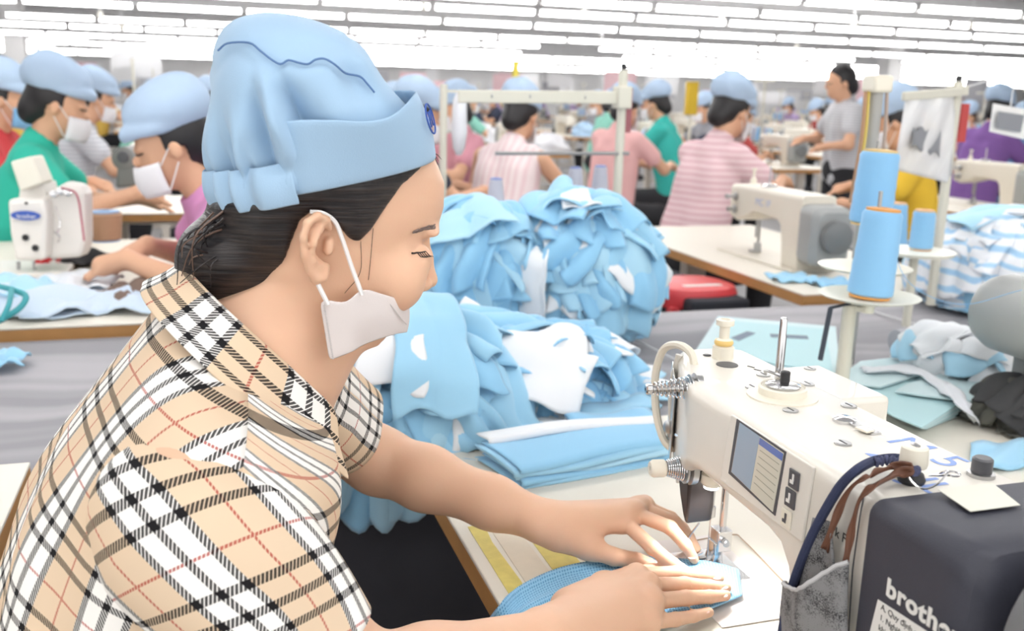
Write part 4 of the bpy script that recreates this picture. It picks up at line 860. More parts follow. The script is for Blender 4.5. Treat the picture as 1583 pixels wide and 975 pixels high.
cB2 = py_(745, 415, 2.2); heap_core(cB2, (.125, .12, .13), 4, 'light blue cloth bunched up inside the bundle behind the face')
heap(cB2, (.13, .125, .13), 40, 22, .18, .14, LABEL_B.replace('tied bundle at the back of the trough', 'smaller bundle just behind the face'), 'knit pieces of the small bundle', .763, wh=.14, rip=.015)
cL = py_(630, 640, 1.62); heap_core(cL, (.20, .19, .17), 5, 'light blue cloth bunched up inside the heap beside the checked shirt')
heap(cL, (.205, .195, .175), 64, 23, .22, .13, LABEL_L, 'knit pieces of the heap beside the shirt', .763, wh=.10, el=(-.5, 1.3), rip=.016)
cM = py_(800, 600, 1.80); heap_core(cM, (.19, .20, .10), 6, 'light blue cloth bunched up inside the loose middle heap')
heap(cM, (.195, .205, .105), 60, 24, .17, .12, LABEL_M, 'knit pieces of the middle heap', .770, wh=.26, el=(-.3, 1.3), rip=.015)
# single white and blue pieces that stand out
for i, (c, r, px, py, L, Wd, m, lab) in enumerate(((cB, (.19, .18, .19), 835, 460, .22, .075, WH, 'long white lining piece hanging down the front of the back bundle'), (cM, (.22, .23, .125), 820, 575, .17, .17, WH, 'large ruffled white lining piece on top of the middle heap'),
        (cL, (.235, .225, .20), 655, 540, .27, .12, BL[0], 'long smooth light blue panel hanging over the heap beside the mask'), (cL, (.23, .22, .20), 612, 540, .16, .09, WH, 'white lining piece tucked under the smooth blue panel beside the mask'), (cB, (.19, .18, .18), 895, 325, .08, .06, WH, 'small white flap near the top of the back bundle'), (cL, (.232, .222, .196), 560, 600, .24, .12, BL[2], 'broad pale blue panel at the left of the heap next to the collar'))):
    o = np.array([0, 0, CZ]); rr_ = ray(px, py); d = np.array([rr_@U, rr_@V, rr_[2]]); oo = (np.array(loc(o))-np.array(c))/np.array(r); dd = d/np.array(r); A_, B_, C_ = dd@dd, oo@dd, oo@oo-1; disc_ = B_*B_-A_*C_
    t = (-B_-math.sqrt(max(disc_, 0)))/A_; q = oo+dd*t; q /= np.linalg.norm(q)
    piece('knit_piece', c, r, math.atan2(q[1], q[0]), math.asin(q[2]), L, Wd, 0.1*(-1)**i, (.040, .042, .030, .026, .03, .024)[i], 900+i, m, .775, .006, 1.3, .012, lab, None)
# pieces that spill over the near edge of the trough, above the dark skirt
rs = np.random.RandomState(8)
for i in range(13):
    x = 512+i*13; q = pu(x, 745, -1.462); P = np.zeros((16, 12, 3)); ph = rs.uniform(0, 6); Lh = rs.uniform(.09, .15); wd = rs.uniform(.07, .11); sk = rs.uniform(-.3, .3)
    for a in range(16):
        for b_ in range(12):
            s = a/15; t = b_/11-.5; P[a, b_] = (-1.466+.012*(i % 3)+.012*math.sin(t*9+ph)*s+.02*math.sin(s*PI)-.10*max(0, .3-s), q[1]+t*wd*(1+.3*s)+sk*s*.05, .80-Lh*s*(1+.2*math.sin(t*5+ph))+.02*max(0, .3-s))
    tag(grid_mesh('knit_piece', P, BL[i % 3], solid=.0028), 'light blue knit piece hanging over the trough edge above the dark skirt', 'cloth piece', 'knit pieces over the trough edge')
# flat folded stack beside the machine
for i in range(6):
    z = .7825+i*.0078; pts = [pz(*p, .78) for p in ((722, 728), (800, 757), (1032, 716), (1012, 668), (860, 676))]; cen = np.mean(pts, 0); nU, nV = 10, 26; P = np.zeros((14, nV, 3)); A_, B_, C_, D_ = pz(737, 713, .78), pz(798, 757, .78), pz(1032, 714, .78), pz(1010, 680, .78)
    for j in range(nV):
        t = j/(nV-1); f0 = A_*(1-t)+D_*t; f1 = B_*(1-t)+C_*t
        for k in range(14):
            s = min(1, max(0, (k-1)/10)) if k < 12 else 1; s = s*(.34 if i == 5 else 1)-(.12 if i == 5 else 0); p = f0*(1-s)+f1*s; p = p+np.array([.004*math.sin(i*2.1+t*3), .006*math.sin(i*1.7), 0]); zz = z+.003*math.sin(t*6+i)+.0035*math.sin(s*PI)
            if k >= 12: zz -= .004*(k-11); p = p+(f1-f0)/np.linalg.norm(f1-f0)*(.003 if k == 12 else -.002)
            P[k, j] = (p[0], p[1], max(zz, .7815))
    tag(grid_mesh('folded_strip', P, WH if i == 5 else BL[i % 3], solid=.006, sub=1), ['bottom light blue folded strip of the flat stack beside the nearest machine', 'second light blue folded strip up from the table in the flat stack', 'third light blue folded strip up from the table in the flat stack', 'fourth light blue folded strip up from the table in the flat stack', 'light blue folded strip just under the white top strip of the flat stack', 'white folded strip on top of the flat stack beside the machine'][i], 'folded cloth', 'folded strips of the flat stack')
for i, (p0, p1, w, z, lab) in enumerate((((900, 640), (1006, 618), .06, .79, 'flat light blue strip end lying behind the flat stack near the machine'), ((880, 650), (1010, 640), .05, .797, 'flat light blue strip lying just over the folded stack'))):
    a = pz(*p0, z); b_ = pz(*p1, z); d = (b_-a)/np.linalg.norm(b_-a); sd = np.array([-d[1], d[0], 0]); P = np.array([[a+(b_-a)*t+sd*w*s+np.array([0, 0, .004*math.sin(t*8+i)*math.sin(s*PI+.5)]) for t in np.linspace(0, 1, 14)] for s in np.linspace(-.5, .5, 6)]); tag(grid_mesh('folded_strip', P, BL[i], solid=.006), lab, 'folded cloth')
# ---- the knit piece being sewn
def meshknit():
    m = mat('dotted blue knit', srgb('#8cc6ee'), rough=.85, sheen=.2, spec=.2); nt = m.node_tree; b = nt.nodes['Principled BSDF']; uv = nt.nodes.new('ShaderNodeUVMap'); mp = nt.nodes.new('ShaderNodeMapping'); mp.inputs['Scale'].default_value = (270, 270, 1); nt.links.new(uv.outputs[0], mp.inputs[0])
    v = nt.nodes.new('ShaderNodeTexVoronoi'); v.inputs['Scale'].default_value = 1; v.inputs['Randomness'].default_value = .15; nt.links.new(mp.outputs[0], v.inputs['Vector']); r = nt.nodes.new('ShaderNodeValToRGB'); e = r.color_ramp.elements; e[0].position = .18; e[0].color = (*srgb('#5f9fd0'), 1); e[1].position = .42; e[1].color = (*srgb('#9ad1f4'), 1)
    nt.links.new(v.outputs['Distance'], r.inputs[0]); nt.links.new(r.outputs[0], b.inputs['Base Color']); bp = nt.nodes.new('ShaderNodeBump'); bp.inputs['Strength'].default_value = .4; bp.inputs['Distance'].default_value = .001; nt.links.new(v.outputs['Distance'], bp.inputs['Height']); nt.links.new(bp.outputs[0], b.inputs['Normal']); return m
MK = meshknit()
farE = resample([pz(742, 985, .70), pz(768, 948, .786), pz(800, 915, .788), pz(868, 884, .788), pz(955, 869, .788), pz(1040, 868, .787), pz(1100, 872, .786), pz(1142, 884, .785)], 60)
neaE = resample([pz(800, 1060, .68), pz(850, 1030, .785), pz(890, 1005, .788), pz(930, 985, .788), pz(985, 968, .788), pz(1045, 955, .787), pz(1100, 942, .786), pz(1147, 923, .785)], 60)
P = np.zeros((26, 60, 3)); uvp = np.zeros((26, 60, 2)); ls = np.r_[0, np.cumsum(np.linalg.norm(np.diff(farE, axis=0), axis=1))]
for i in range(26):
    for j in range(60):
        s = i/25; p = farE[j]*(1-s)+neaE[j]*s; z = .0055*math.exp(-((s-.0)/.05)**2)+.007*math.exp(-((s-.30)/.05)**2)*math.exp(-(j/34)**4)-.002; g = math.exp(-(max(0, j-44)/6)**2); p = p+np.array([0, 0, z*g+.0025]); P[i, j] = p; uvp[i, j] = (ls[j], s*.11)
w = grid_mesh('knit_piece', P, MK, uv=uvp, solid=.0022); tag(w, 'dotted light blue knit piece held flat under both hands at the needle', 'cloth piece')
lin = MB(); Pl = np.array([[pz(988+60*t, 862+12*t*s+14*s, .7915) for t in np.linspace(0, 1, 8)] for s in np.linspace(0, 1, 5)])
tag(grid_mesh('lining_piece', Pl, knit('grey white lining', '#dfe1e6'), solid=.001), 'small greyish white lining flap between the left hand and the presser foot', 'cloth piece')
# ---- hanging denim pouch tied to the machine's knob
po = thing('hanging_pouch', 'grey denim pouch on navy and brown straps hung from the nearest machine', 'pouch', pv(1262, 960, .47))
CORD = mat('navy braided cord', (.035, .045, .10), rough=.9, bump=.5, bscale=700); RIB = mat('brown ribbon', srgb('#6d4735'), rough=.55, var=.35, vscale=60)
DEN = bpy.data.materials.new('grey denim'); DEN.use_nodes = True
def _den():
    nt = DEN.node_tree; b = nt.nodes['Principled BSDF']; b.inputs['Roughness'].default_value = .9; tc = nt.nodes.new('ShaderNodeTexCoord'); n = nt.nodes.new('ShaderNodeTexNoise'); n.inputs['Scale'].default_value = 900; n.inputs['Detail'].default_value = 3; n2 = nt.nodes.new('ShaderNodeTexNoise'); n2.inputs['Scale'].default_value = 55
    nt.links.new(tc.outputs['Object'], n.inputs['Vector']); nt.links.new(tc.outputs['Object'], n2.inputs['Vector']); ad = nt.nodes.new('ShaderNodeMath'); ad.operation = 'ADD'; nt.links.new(n.outputs[0], ad.inputs[0]); nt.links.new(n2.outputs[0], ad.inputs[1]); r = nt.nodes.new('ShaderNodeValToRGB'); e = r.color_ramp.elements; e[0].position = .78/1; e[0].color = (.035, .035, .038, 1); e[1].position = 1.0; e[1].color = (.24, .24, .245, 1)
    nt.links.new(ad.outputs[0], r.inputs[0]); nt.links.new(r.outputs[0], b.inputs['Base Color'])
_den()
q = MB(); q.tube(smoothpath([pz(1412, 716, 1.040), pz(1384, 708, 1.036), pz(1352, 712, 1.032), pv(1325, 726, .482), pv(1300, 750, .476), pv(1275, 790, .473), pv(1252, 835, .470), pv(1232, 885, .468), pv(1217, 935, .467), pv(1208, 985, .467)], 8), .0040, 10); q.build('cord', CORD, po)
q = MB(); kk = [pz(1352, 714, 1.034), pz(1372, 711, 1.036), pz(1395, 716, 1.037), pz(1416, 728, 1.037)]; q.tube(smoothpath(kk, 8), [.0038+.0012*math.sin(i*1.9) for i in range(25)], 10); q.build('cord_knot', mat('frayed navy yarn', (.10, .11, .20), rough=1, bump=.8, bscale=500), po)
def ribbon(pts, w, nm='ribbon'):
    C = resample(pts, 40); P = np.zeros((5, 40, 3))
    for j in range(40):
        d = C[min(j+1, 39)]-C[max(j-1, 0)]; d /= np.linalg.norm(d); tw = .5*math.sin(j*.22); sd = np.cross(d, (0, -1, .3)); sd /= np.linalg.norm(sd); up = np.cross(sd, d)
        for i in range(5): x = (i/4-.5)*w*(.75+.25*math.sin(j*.5)); P[i, j] = C[j]+sd*x*math.cos(tw)+up*(x*math.sin(tw)+.0012*math.cos(i*PI/2))
    grid_mesh(nm, P, RIB, po, solid=.0012)
ribbon([pz(1410, 722, 1.042), pz(1380, 722, 1.034), pv(1345, 735, .482), pv(1318, 752, .478), pv(1300, 785, .475), pv(1286, 820, .472), pv(1276, 850, .472)], .0085)
ribbon([pz(1412, 728, 1.040), pz(1388, 733, 1.034), pv(1350, 752, .482), pv(1328, 775, .477), pv(1320, 810, .475), pv(1312, 850, .473), pv(1306, 885, .472)], .0085)
P = np.zeros((22, 20, 3))      # back flap
def pq(a, c, pts): A_, B_, C_, D_ = [np.array(x, float) for x in pts]; return A_*(1-a)*(1-c)+B_*a*(1-c)+C_*a*c+D_*(1-a)*c
for i in range(22):
    for j in range(20): s, t = i/21, j/19; x = pq(t, s, ((1258, 800), (1286, 808), (1300, 990), (1212, 990))); P[i, j] = pv(x[0], x[1], .4735)+np.array([0, -.002*math.sin(t*7), 0])
grid_mesh('pouch_back', P, DEN, po, solid=.002)
P = np.zeros((22, 24, 3))
for i in range(22):
    for j in range(24):
        s, t = i/21, j/23; dip = 10*math.sin(t*PI)**2; x = pq(t, s, ((1217, 900), (1314, 868), (1311, 1010), (1204, 1010))); x[1] += dip*(1-s)*2.2; bul = .018*math.sin(min(1, max(0, t))*PI)**.7*(1-.3*s); P[i, j] = pv(x[0], x[1], .4715)+np.array([0, -bul-.0015*math.sin(t*13+s*3), 0])
fr_ = grid_mesh('pouch_front', P, DEN, po, solid=.0025)
q = MB(); q.tube([p+np.array([0, -.001, .0005*math.sin(i*2.2)]) for i, p in enumerate(P[0])], .0018, 6); rr = random.Random(2)
q.build('frayed_edge', mat('frayed white yarn', (.55, .55, .56), rough=1), fr_)
# ================================================================== middle distance: stands, cones, sheets, machines
IVM = mat('machine cream', srgb('#e9e2d4'), rough=.4, var=.04, vscale=9); GMOT = mat('motor grey', srgb('#a2a4a3'), rough=.45); STAND = mat('stand enamel', srgb('#d9d6c8'), rough=.45); THB = mat('blue sewing thread', srgb('#8cc4ee'), rough=.7, bump=.25, bscale=500, sheen=.2)
def gmachine(label='', motor=GMOT, group=None):
    """generic lockstitch machine; the needle foot is its origin, arm along +u"""
    t = thing('sewing_machine', label, 'sewing machine', (0, 0, 0), group); b = MB()
    b.loft([rrect(*q) for q in ((-.112, -.02, .03, .15, .22, .015), (-.105, -.05, .06, .125, .24, .015), (-.05, -.06, .065, .115, .243, .015), (.03, -.062, .066, .135, .243, .015), (.06, -.062, .066, .155, .243, .015), (.21, -.062, .066, .15, .243, .015), (.24, -.062, .066, .13, .243, .015), (.255, -.062, .066, .07, .243, .015), (.262, -.062, .066, .0, .243, .015), (.35, -.062, .066, .0, .243, .015))]); b.build('arm', IVM, t, angle=30)
    b = MB(); b.box((-.12, -.085, 0), (.36, .085, .006)); b.build('bed', IVM, t, smooth=False, bevel=.002)
    b = MB(); b.loft([rrect(*q) for q in ((.35, -.065, .07, .04, .215, .02), (.36, -.07, .075, .03, .22, .03), (.42, -.07, .075, .03, .215, .03), (.44, -.055, .06, .05, .20, .03))]); b.build('motor_cover', motor, t, angle=30)
    b = MB(); b.lathe((.44, 0, .125), (1, 0, 0), [(.045, 0), (.052, .008), (.052, .03), (.035, .038)], 24); b.build('handwheel', mat('wheel grey', srgb('#77797a'), rough=.45), t)
    b = MB(); b.cyl((0, 0, .12), (0, 0, .06), .004, n=8); b.cyl((0, .012, .12), (0, .012, .03), .005, n=8); b.box((-.012, -.018, .008), (.012, .02, .016)); b.box((-.008, .0, .016), (.008, .02, .04)); b.build('presser_foot', STEEL, t, smooth=False)
    b = MB(); b.lathe((-.05, -.062, .20), (0, -1, 0), [(.014, 0), (.014, .006), (.006, .008), (.005, .03), (.008, .032), (.008, .04)], 14); b.build('thread_tension', STEEL, t); b = MB(); b.lathe((-.05, -.062, .155), (0, -1, 0), [(.014, 0), (.014, .006), (.006, .008), (.008, .022), (.008, .03)], 14); b.build('thread_tension', STEEL, t)
    b = MB(); b.lathe((-.06, .01, .243), (0, 0, 1), [(.012, 0), (.01, .02), (.005, .022), (.005, .045), (.009, .047), (.009, .055)], 12); b.build('thread_post', IVP, t); b = MB(); b.lathe((.06, 0, .243), (0, 0, 1), [(.03, 0), (.03, .004), (.022, .01), (.003, .011), (.003, .07)], 18); b.build('bobbin_winder', CHROME, t)
    return t
GM = gmachine('cream lockstitch machine with grey motor on the bare cream table behind the blue cones'); place(GM, (-2.995, 1.875, .781))
text('MC 1F', GM, mat('faint blue marks', srgb('#b9c6e2'), rough=.7), (.08, -.0635, .185), (1, 0, 0), (0, 0, 1), .035, 'marker_writing', .0002)
work_table('sewing_table', 'bare cream sewing table with a long plywood edge beyond the trough', (-3.72, 1.63), (-2.33, 2.30))
# cones and their stand, right of centre
def cone(c, h, r0, r1, m, label, core='#e9a65a', lean=(0, 0), group=None, cat='thread cone'):
    t = thing('thread_cone', label, cat, c, group); ax = np.array([lean[0], lean[1], 1.0]); b = MB()
    b.lathe(c, ax, [(r0*.85, .004), (r0, .008), (r0*1.01, .02)]+[(r0+(r1-r0)*k/10+.0006*math.sin(k*2.7), .02+(h-.03)*k/10) for k in range(11)]+[(r1*.92, h-.004), (r1*.75, h-.002)], 32); b.build('wound_thread', m, t)
    b = MB(); b.lathe(c, ax, [(r0*.9, 0), (r0*.9, .0045)], 24); b.lathe(np.array(c)+ax*(h-.0035), ax, [(r1*.86, 0), (r1*.86, .004), (r1*.35, .006), (r1*.3, .001)], 24); b.build('cone_core', mat('cone core '+core, srgb(core), rough=.5), t); return t
D1, D2 = py_(1344, 456, 1.70), py_(1337, 412, 1.86)
ts = thing('thread_stand', 'cream thread stand with two round trays and a tall grey post behind the nearest machine', 'thread stand', (D1[0]-.02, D1[1]-.03, .78))
def tray(c, r, nm='tray'):
    b = MB(); b.lathe(np.array(c)-np.array([0, 0, .012]), (0, 0, 1), [(r*.12, -.02), (r*.14, 0), (r*.7, .004), (r*.96, .010), (r, .013), (r*.97, .0135), (r*.7, .008), (.0001, .006)], 44); return b.build(nm, mat('tray plastic', srgb('#f0eee0'), rough=.35), ts)
tray(D1, .088); tray(D2, .088); SP = np.array([D1[0]-.014, D1[1]-.028, .78])
b = MB(); b.cyl(SP, (SP[0], SP[1], D1[2]-.02), .0125, n=18); b.build('pole', STAND, ts); b = MB(); b.lathe(SP, (0, 0, 1), [(.03, 0), (.03, .006), (.016, .012), (.014, .03)], 20); b.build('foot', STAND, ts)
b = MB(); b.bar((SP[0], SP[1], D1[2]-.026), (D1[0], D1[1], D1[2]-.026), .018, .008); b.bar((SP[0], SP[1], D1[2]-.026), (D2[0], D2[1], D2[2]-.03), .016, .008); b.build('tray_arm', STAND, ts, smooth=False)
for c, hh in ((D1, .185), (D2, .24)): b = MB(); b.cyl((c[0], c[1], c[2]-.004), (c[0], c[1], c[2]+hh), .0035, n=10); b.build('spool_pin', STEEL, ts)
q0 = py_(1345, 236, 1.98); b = MB(); b.cyl((q0[0], q0[1], .78), (q0[0], q0[1], 1.372), .0135, n=16); b.build('post', mat('grey post', srgb('#a9a8a4'), rough=.4), ts); b = MB(); b.bar((q0[0], q0[1], .79), (SP[0], SP[1], .79), .02, .008); b.build('base_bar', STAND, ts, smooth=False)
b = MB(); b.box((q0[0]-.022, q0[1]-.022, 1.338), (q0[0]+.022, q0[1]+.022, 1.372)); b.build('lamp_box', IVP, ts, bevel=.006)
for i, (dx, m_) in enumerate(((-.026, srgb('#b58f72')), (-.019, srgb('#d6c06a')), (.024, srgb('#b7a59a')))):
    b = MB(); b.tube(smoothpath([(q0[0], q0[1]+dx, 1.34), (q0[0]+.006, q0[1]+dx*1.1, 1.25), (q0[0]-.004, q0[1]+dx*1.2, 1.12)], 5), .004, 6); b.build('hanging_thread', mat('thread strip %d' % i, m_, rough=.8), ts)
b = MB(); qa, qb = py_(1284, 476, 1.66), py_(1268, 556, 1.62); b.cyl(qa, qb, .0045, n=10); b.cyl(qa, (SP[0], SP[1], qa[2]), .003, n=8); b.build('dark_rod', mat('dark blue rod', (.03, .04, .06), rough=.5), ts)
cone(D1+np.array([0, 0, -.004]), .158, .039, .034, THB, 'light blue thread cone on the front tray of the stand, its steel pin sticking out', lean=(0, .06))
c2 = D2+np.array([0, 0, -.004]); t = cone(c2+np.array([0, 0, .085]), .142, .039, .036, THB, 'light blue thread cone raised on a yellow tube on the rear tray', lean=(0, .05), core='#e6c78a')
b = MB(); b.lathe(c2, (0, .05, 1), [(.019, 0), (.017, .04), (.0155, .09)], 24); b.build('yellow_tube', mat('yellow tube', srgb('#d9b92e'), rough=.5), t)
b = MB(); c = D1+np.array([0, .0, .16]); b.tube(smoothpath([py_(1580, 448, 1.5), py_(1480, 470, 1.62), py_(1400, 430, 1.7), py_(1372, 330, 1.7)], 10), .0006, 4); tag(b.build('sewing_thread', THB), 'single thread running from the front blue cone to the right edge', 'thread')
# small stand with a third cone
D3 = py_(1415, 384, 2.35); t3 = thing('thread_stand', 'small cream thread stand with one low tray right of the big blue cones', 'thread stand', (D3[0], D3[1]+.06, .78))
b = MB(); b.lathe(D3-np.array([0, 0, .012]), (0, 0, 1), [(.09, 0), (.095, .008), (.07, .010), (.0001, .008)], 32); b.build('tray', MATS['tray plastic'], t3); b = MB(); b.cyl((D3[0], D3[1], .78), D3, .011, n=12); b.build('pole', STAND, t3)
cone(D3+np.array([0, .015, -.004]), .098, .028, .026, THB, 'small light blue thread cone on the low tray at the right', core='#e7b98a')
cone(py_(1383, 388, 2.6), .13, .03, .02, THB, 'light blue thread cone half hidden behind the two big cones', core='#e7b98a')
# right-hand tall stand with the plastic bag
PA = py_(1482, 126, 2.62); rs_ = thing('thread_stand', 'tall cream stand pole at the right with a crossbar holding a plastic bag', 'thread stand', (PA[0], PA[1], .78))
b = MB(); b.cyl((PA[0], PA[1], .78), (PA[0], PA[1], PA[2]), .0125, n=16); b.build('pole', STAND, rs_); b = MB(); b.cyl((PA[0], PA[1], PA[2]), (PA[0], PA[1], PA[2]+.016), .008, n=10); b.build('pole_cap', BLACKP, rs_)
BA, BB = py_(1396, 149, 2.50), py_(1486, 142, 2.60); b = MB(); b.bar(BA, BB, .012, .022); b.build('crossbar', STAND, rs_, smooth=False, bevel=.003)
b = MB(); b.box((PA[0]-.02, PA[1]-.02, PA[2]-.035), (PA[0]+.02, PA[1]+.02, PA[2]-.01)); b.build('clamp', STAND, rs_, smooth=False, bevel=.003)
b = MB(); qq = py_(1489, 190, 2.64); b.box(qq-np.array([.004, .011, .05]), qq+np.array([.004, .011, .05])); b.build('red_tag', mat('red tag', srgb('#c24a48'), rough=.6), rs_, smooth=False)
BAG = mat('clear plastic bag', (.9, .9, .91), rough=.15, alpha=.72, spec=.6, bump=.25, bscale=30)
P = np.zeros((20, 16, 3))
for i in range(20):
    for j in range(16): x = pq(j/15, i/19, ((1400, 150), (1478, 146), (1470, 284), (1382, 262))); P[i, j] = py_(x[0], x[1], 2.53+.08*j/15+.012*math.sin(j*.9+i*.35)-.02*math.sin(i/19*PI))
bag = grid_mesh('plastic_bag', P, BAG, solid=.001); tag(bag, 'clear plastic bag with a dark grey print hanging from the crossbar at the right', 'bag')
P = np.zeros((10, 10, 3))
for i in range(10):
    for j in range(10):
        x = pq(j/9, i/9, ((1412, 197), (1455, 202), (1452, 240), (1410, 226))); w_n = 5*math.sin(j*1.9+i); x[1] += w_n*(1 if i in (0, 9) else .3); P[i, j] = py_(x[0], x[1], 2.515+.06*j/9)
grid_mesh('dark_print', P, mat('grey print', srgb('#8d8f94'), rough=.5), bag, solid=.001)
CD = thing('plastic_card', 'white framed plastic pocket with a grey print hanging at the right edge', 'pocket', py_(1555, 214, 2.9)); b = MB(); b.prism([py_(1535, 160, 2.9), py_(1590, 170, 2.95), py_(1585, 216, 2.95), py_(1529, 203, 2.9)], (0, .006, 0)); b.build('white_frame', mat('white plastic sheet', srgb('#f1f0ee'), rough=.3), CD, smooth=False); b = MB(); b.prism([py_(1545, 172, 2.895), py_(1584, 178, 2.93), py_(1578, 205, 2.93), py_(1541, 198, 2.895)], (0, -.004, 0)); b.build('grey_print', mat('grey print', (0, 0, 0)), CD, smooth=False)
b = MB(); a = py_(1562, 168, 2.9); b.tube([a, a+np.array([0, 0, .10]), (PA[0], PA[1], PA[2]-.02)], .002, 5); b.build('hanging_string', FIX, CD)
# left-centre stand: square post, ringed crossbar, thin rail
PL = py_(964, 108, 2.72); ls_ = thing('thread_stand', 'cream stand behind the back bundle with a ringed crossbar and thin rail', 'thread stand', (PL[0], PL[1], .0))
b = MB(); b.cyl((PL[0], PL[1], 0), PL, .0125, n=16); b.build('pole', STAND, ls_); b = MB(); b.cyl(PL, PL+np.array([0, 0, .016]), .008, n=10); b.build('pole_cap', BLACKP, ls_)
C0, C1 = py_(708, 149, 2.62), py_(976, 151, 2.72); b = MB(); b.bar(C0, C1, .012, .034); cb_ = b.build('crossbar', STAND, ls_, smooth=False, bevel=.003)
for px, py in ((764, 148), (823, 149), (908, 150)):
    c = py_(px, py, 2.62+.1*(px-708)/268)+np.array([.0, -.006, 0]); b = MB(); b.tube([c+np.array([.0062*math.cos(a), -.002, .0062*math.sin(a)]) for a in np.linspace(0, 2*PI, 17)], .0022, 6); b.build('thread_ring', STEEL, cb_)
b = MB(); b.box((PL[0]-.024, PL[1]-.02, C1[2]-.03), (PL[0]+.024, PL[1]+.02, C1[2]+.03)); b.build('clamp', STAND, ls_, smooth=False, bevel=.004)
b = MB(); b.cyl(py_(766, 237, 2.62), py_(972, 237, 2.72), .005, n=8); b.build('thread_rail', STEEL, ls_); b = MB(); qq = py_(972, 165, 2.74); b.box(qq-np.array([.003, .009, .07]), qq+np.array([.003, .009, .05])); b.build('red_tag', mat('dull red tag', srgb('#a5646c'), rough=.6), ls_, smooth=False)
# lavender cones with blue caps on a shelf board of that stand
LAV = mat('lavender grey thread', srgb('#c6c8d6'), rough=.7, bump=.15, bscale=500)
sh0, sh1 = py_(742, 328, 2.70), py_(956, 312, 2.84); b = MB(); b.bar(sh0, sh1, .10, .010); shf = b.build('tray', MATS['tray plastic'], ls_, smooth=False, bevel=.002)
for px, py, hh, lab in ((766, 322, .055, 'short lavender grey thread cone with blue top left of the back bundle'), (888, 308, .072, 'lavender grey thread cone with blue top peeking over the back bundle'), (926, 312, .072, 'lavender grey thread cone with blue top next to the stand pole')):
    cc = py_(px, py, 2.70+.14*(px-742)/214); cc[2] = sh0[2]+(sh1[2]-sh0[2])*(px-742)/214+.006; cone(cc, hh+.03, .026, .019, LAV, lab, core='#8a9bd4')
tw = thing('thread_pole', 'white thread pole with a hung grey thread cluster left of the ringed crossbar', 'pole', (py_(686, 130, 3.0)[0], py_(686, 130, 3.0)[1], 0)); q0 = py_(686, 130, 3.0); b = MB(); b.cyl((q0[0], q0[1], 0), q0, .012, n=12); b.build('pole', STAND, tw); b = MB(); b.loft([ring((q0[0], q0[1]+.05, z), r_, r_*.8, (1, 0, 0), (0, 1, 0), 14) for z, r_ in ((q0[2]-.02, .012), (q0[2]-.05, .026), (q0[2]-.14, .03), (q0[2]-.19, .022), (q0[2]-.21, .01))]); b.build('thread_hank', mat('white hank', srgb('#e6e8ee'), rough=.8), tw); b = MB(); b.bar((q0[0], q0[1], q0[2]-.02), (q0[0], q0[1]+.06, q0[2]-.02), .008); b.build('hook', STAND, tw, smooth=False)
# ---- pale teal pattern sheets behind the machine
TEAL = mat('pale teal card', srgb('#cfe5e9'), rough=.55, var=.03, vscale=10); TEAL2 = mat('teal card', srgb('#b9dde2'), rough=.55)
def sheet(pts, z, m, label, t=.0028, curl=.0):
    b = MB(); b.prism([pz(x, y, z)+np.array([0, 0, 0]) for x, y in pts], (0, 0, t)); o = b.build('pattern_sheet', m, smooth=False); return tag(o, label, 'pattern sheet')
S1 = sheet([(1072, 548), (1110, 490), (1292, 506), (1300, 596), (1190, 604)], .7745, TEAL, 'broad pale teal pattern sheet lying left of the thread stand foot')
S2 = sheet([(1098, 545), (1128, 497), (1276, 510), (1288, 580)], .7785, TEAL2, 'smaller pale teal sheet lying on the broad one near the machine post')
b = MB(); b.prism([pz(1130, 522, .7815), pz(1155, 512, .7815), pz(1168, 515, .7815), pz(1142, 527, .7815)], (0, 0, .0006)); b.build('dark_marking', mat('faded ink', srgb('#7d8a9a'), rough=.7), S2, smooth=False); b = MB(); b.prism([pz(1190, 516, .7815), pz(1248, 519, .7815), pz(1250, 524, .7815), pz(1192, 521, .7815)], (0, 0, .0006)); b.build('dark_marking', MATS['faded ink'], S2, smooth=False)
for i in range(6):
    d = i*1.5; pts = [(1298+d*2, 600-d*.3), (1412, 548-d*.5), (1555-d*2, 604), (1500-d*3, 636-d), (1432-d, 664-d*.2), (1380, 644)]
    sheet(pts, .7815+i*.0052, TEAL2 if i % 2 else TEAL, ['bottom teal sheet of the stack right of the rear housing', 'second teal sheet from the bottom of the right stack', 'third teal sheet from the bottom of the right stack', 'fourth teal sheet from the bottom of the right stack', 'teal sheet just under the top of the right stack', 'top teal sheet of the right stack, under the white strip'][i], .0026)
sheet([(1384, 606), (1400, 596), (1500, 566), (1560, 600), (1500, 622), (1420, 612)], .815, TEAL, 'notched pale teal sheet lying loose on top of the right stack')
sheet([(1288, 590), (1330, 560), (1400, 552), (1440, 575), (1360, 600)], .8135, TEAL, 'pale teal sheet end poking out beside the thread stand foot')
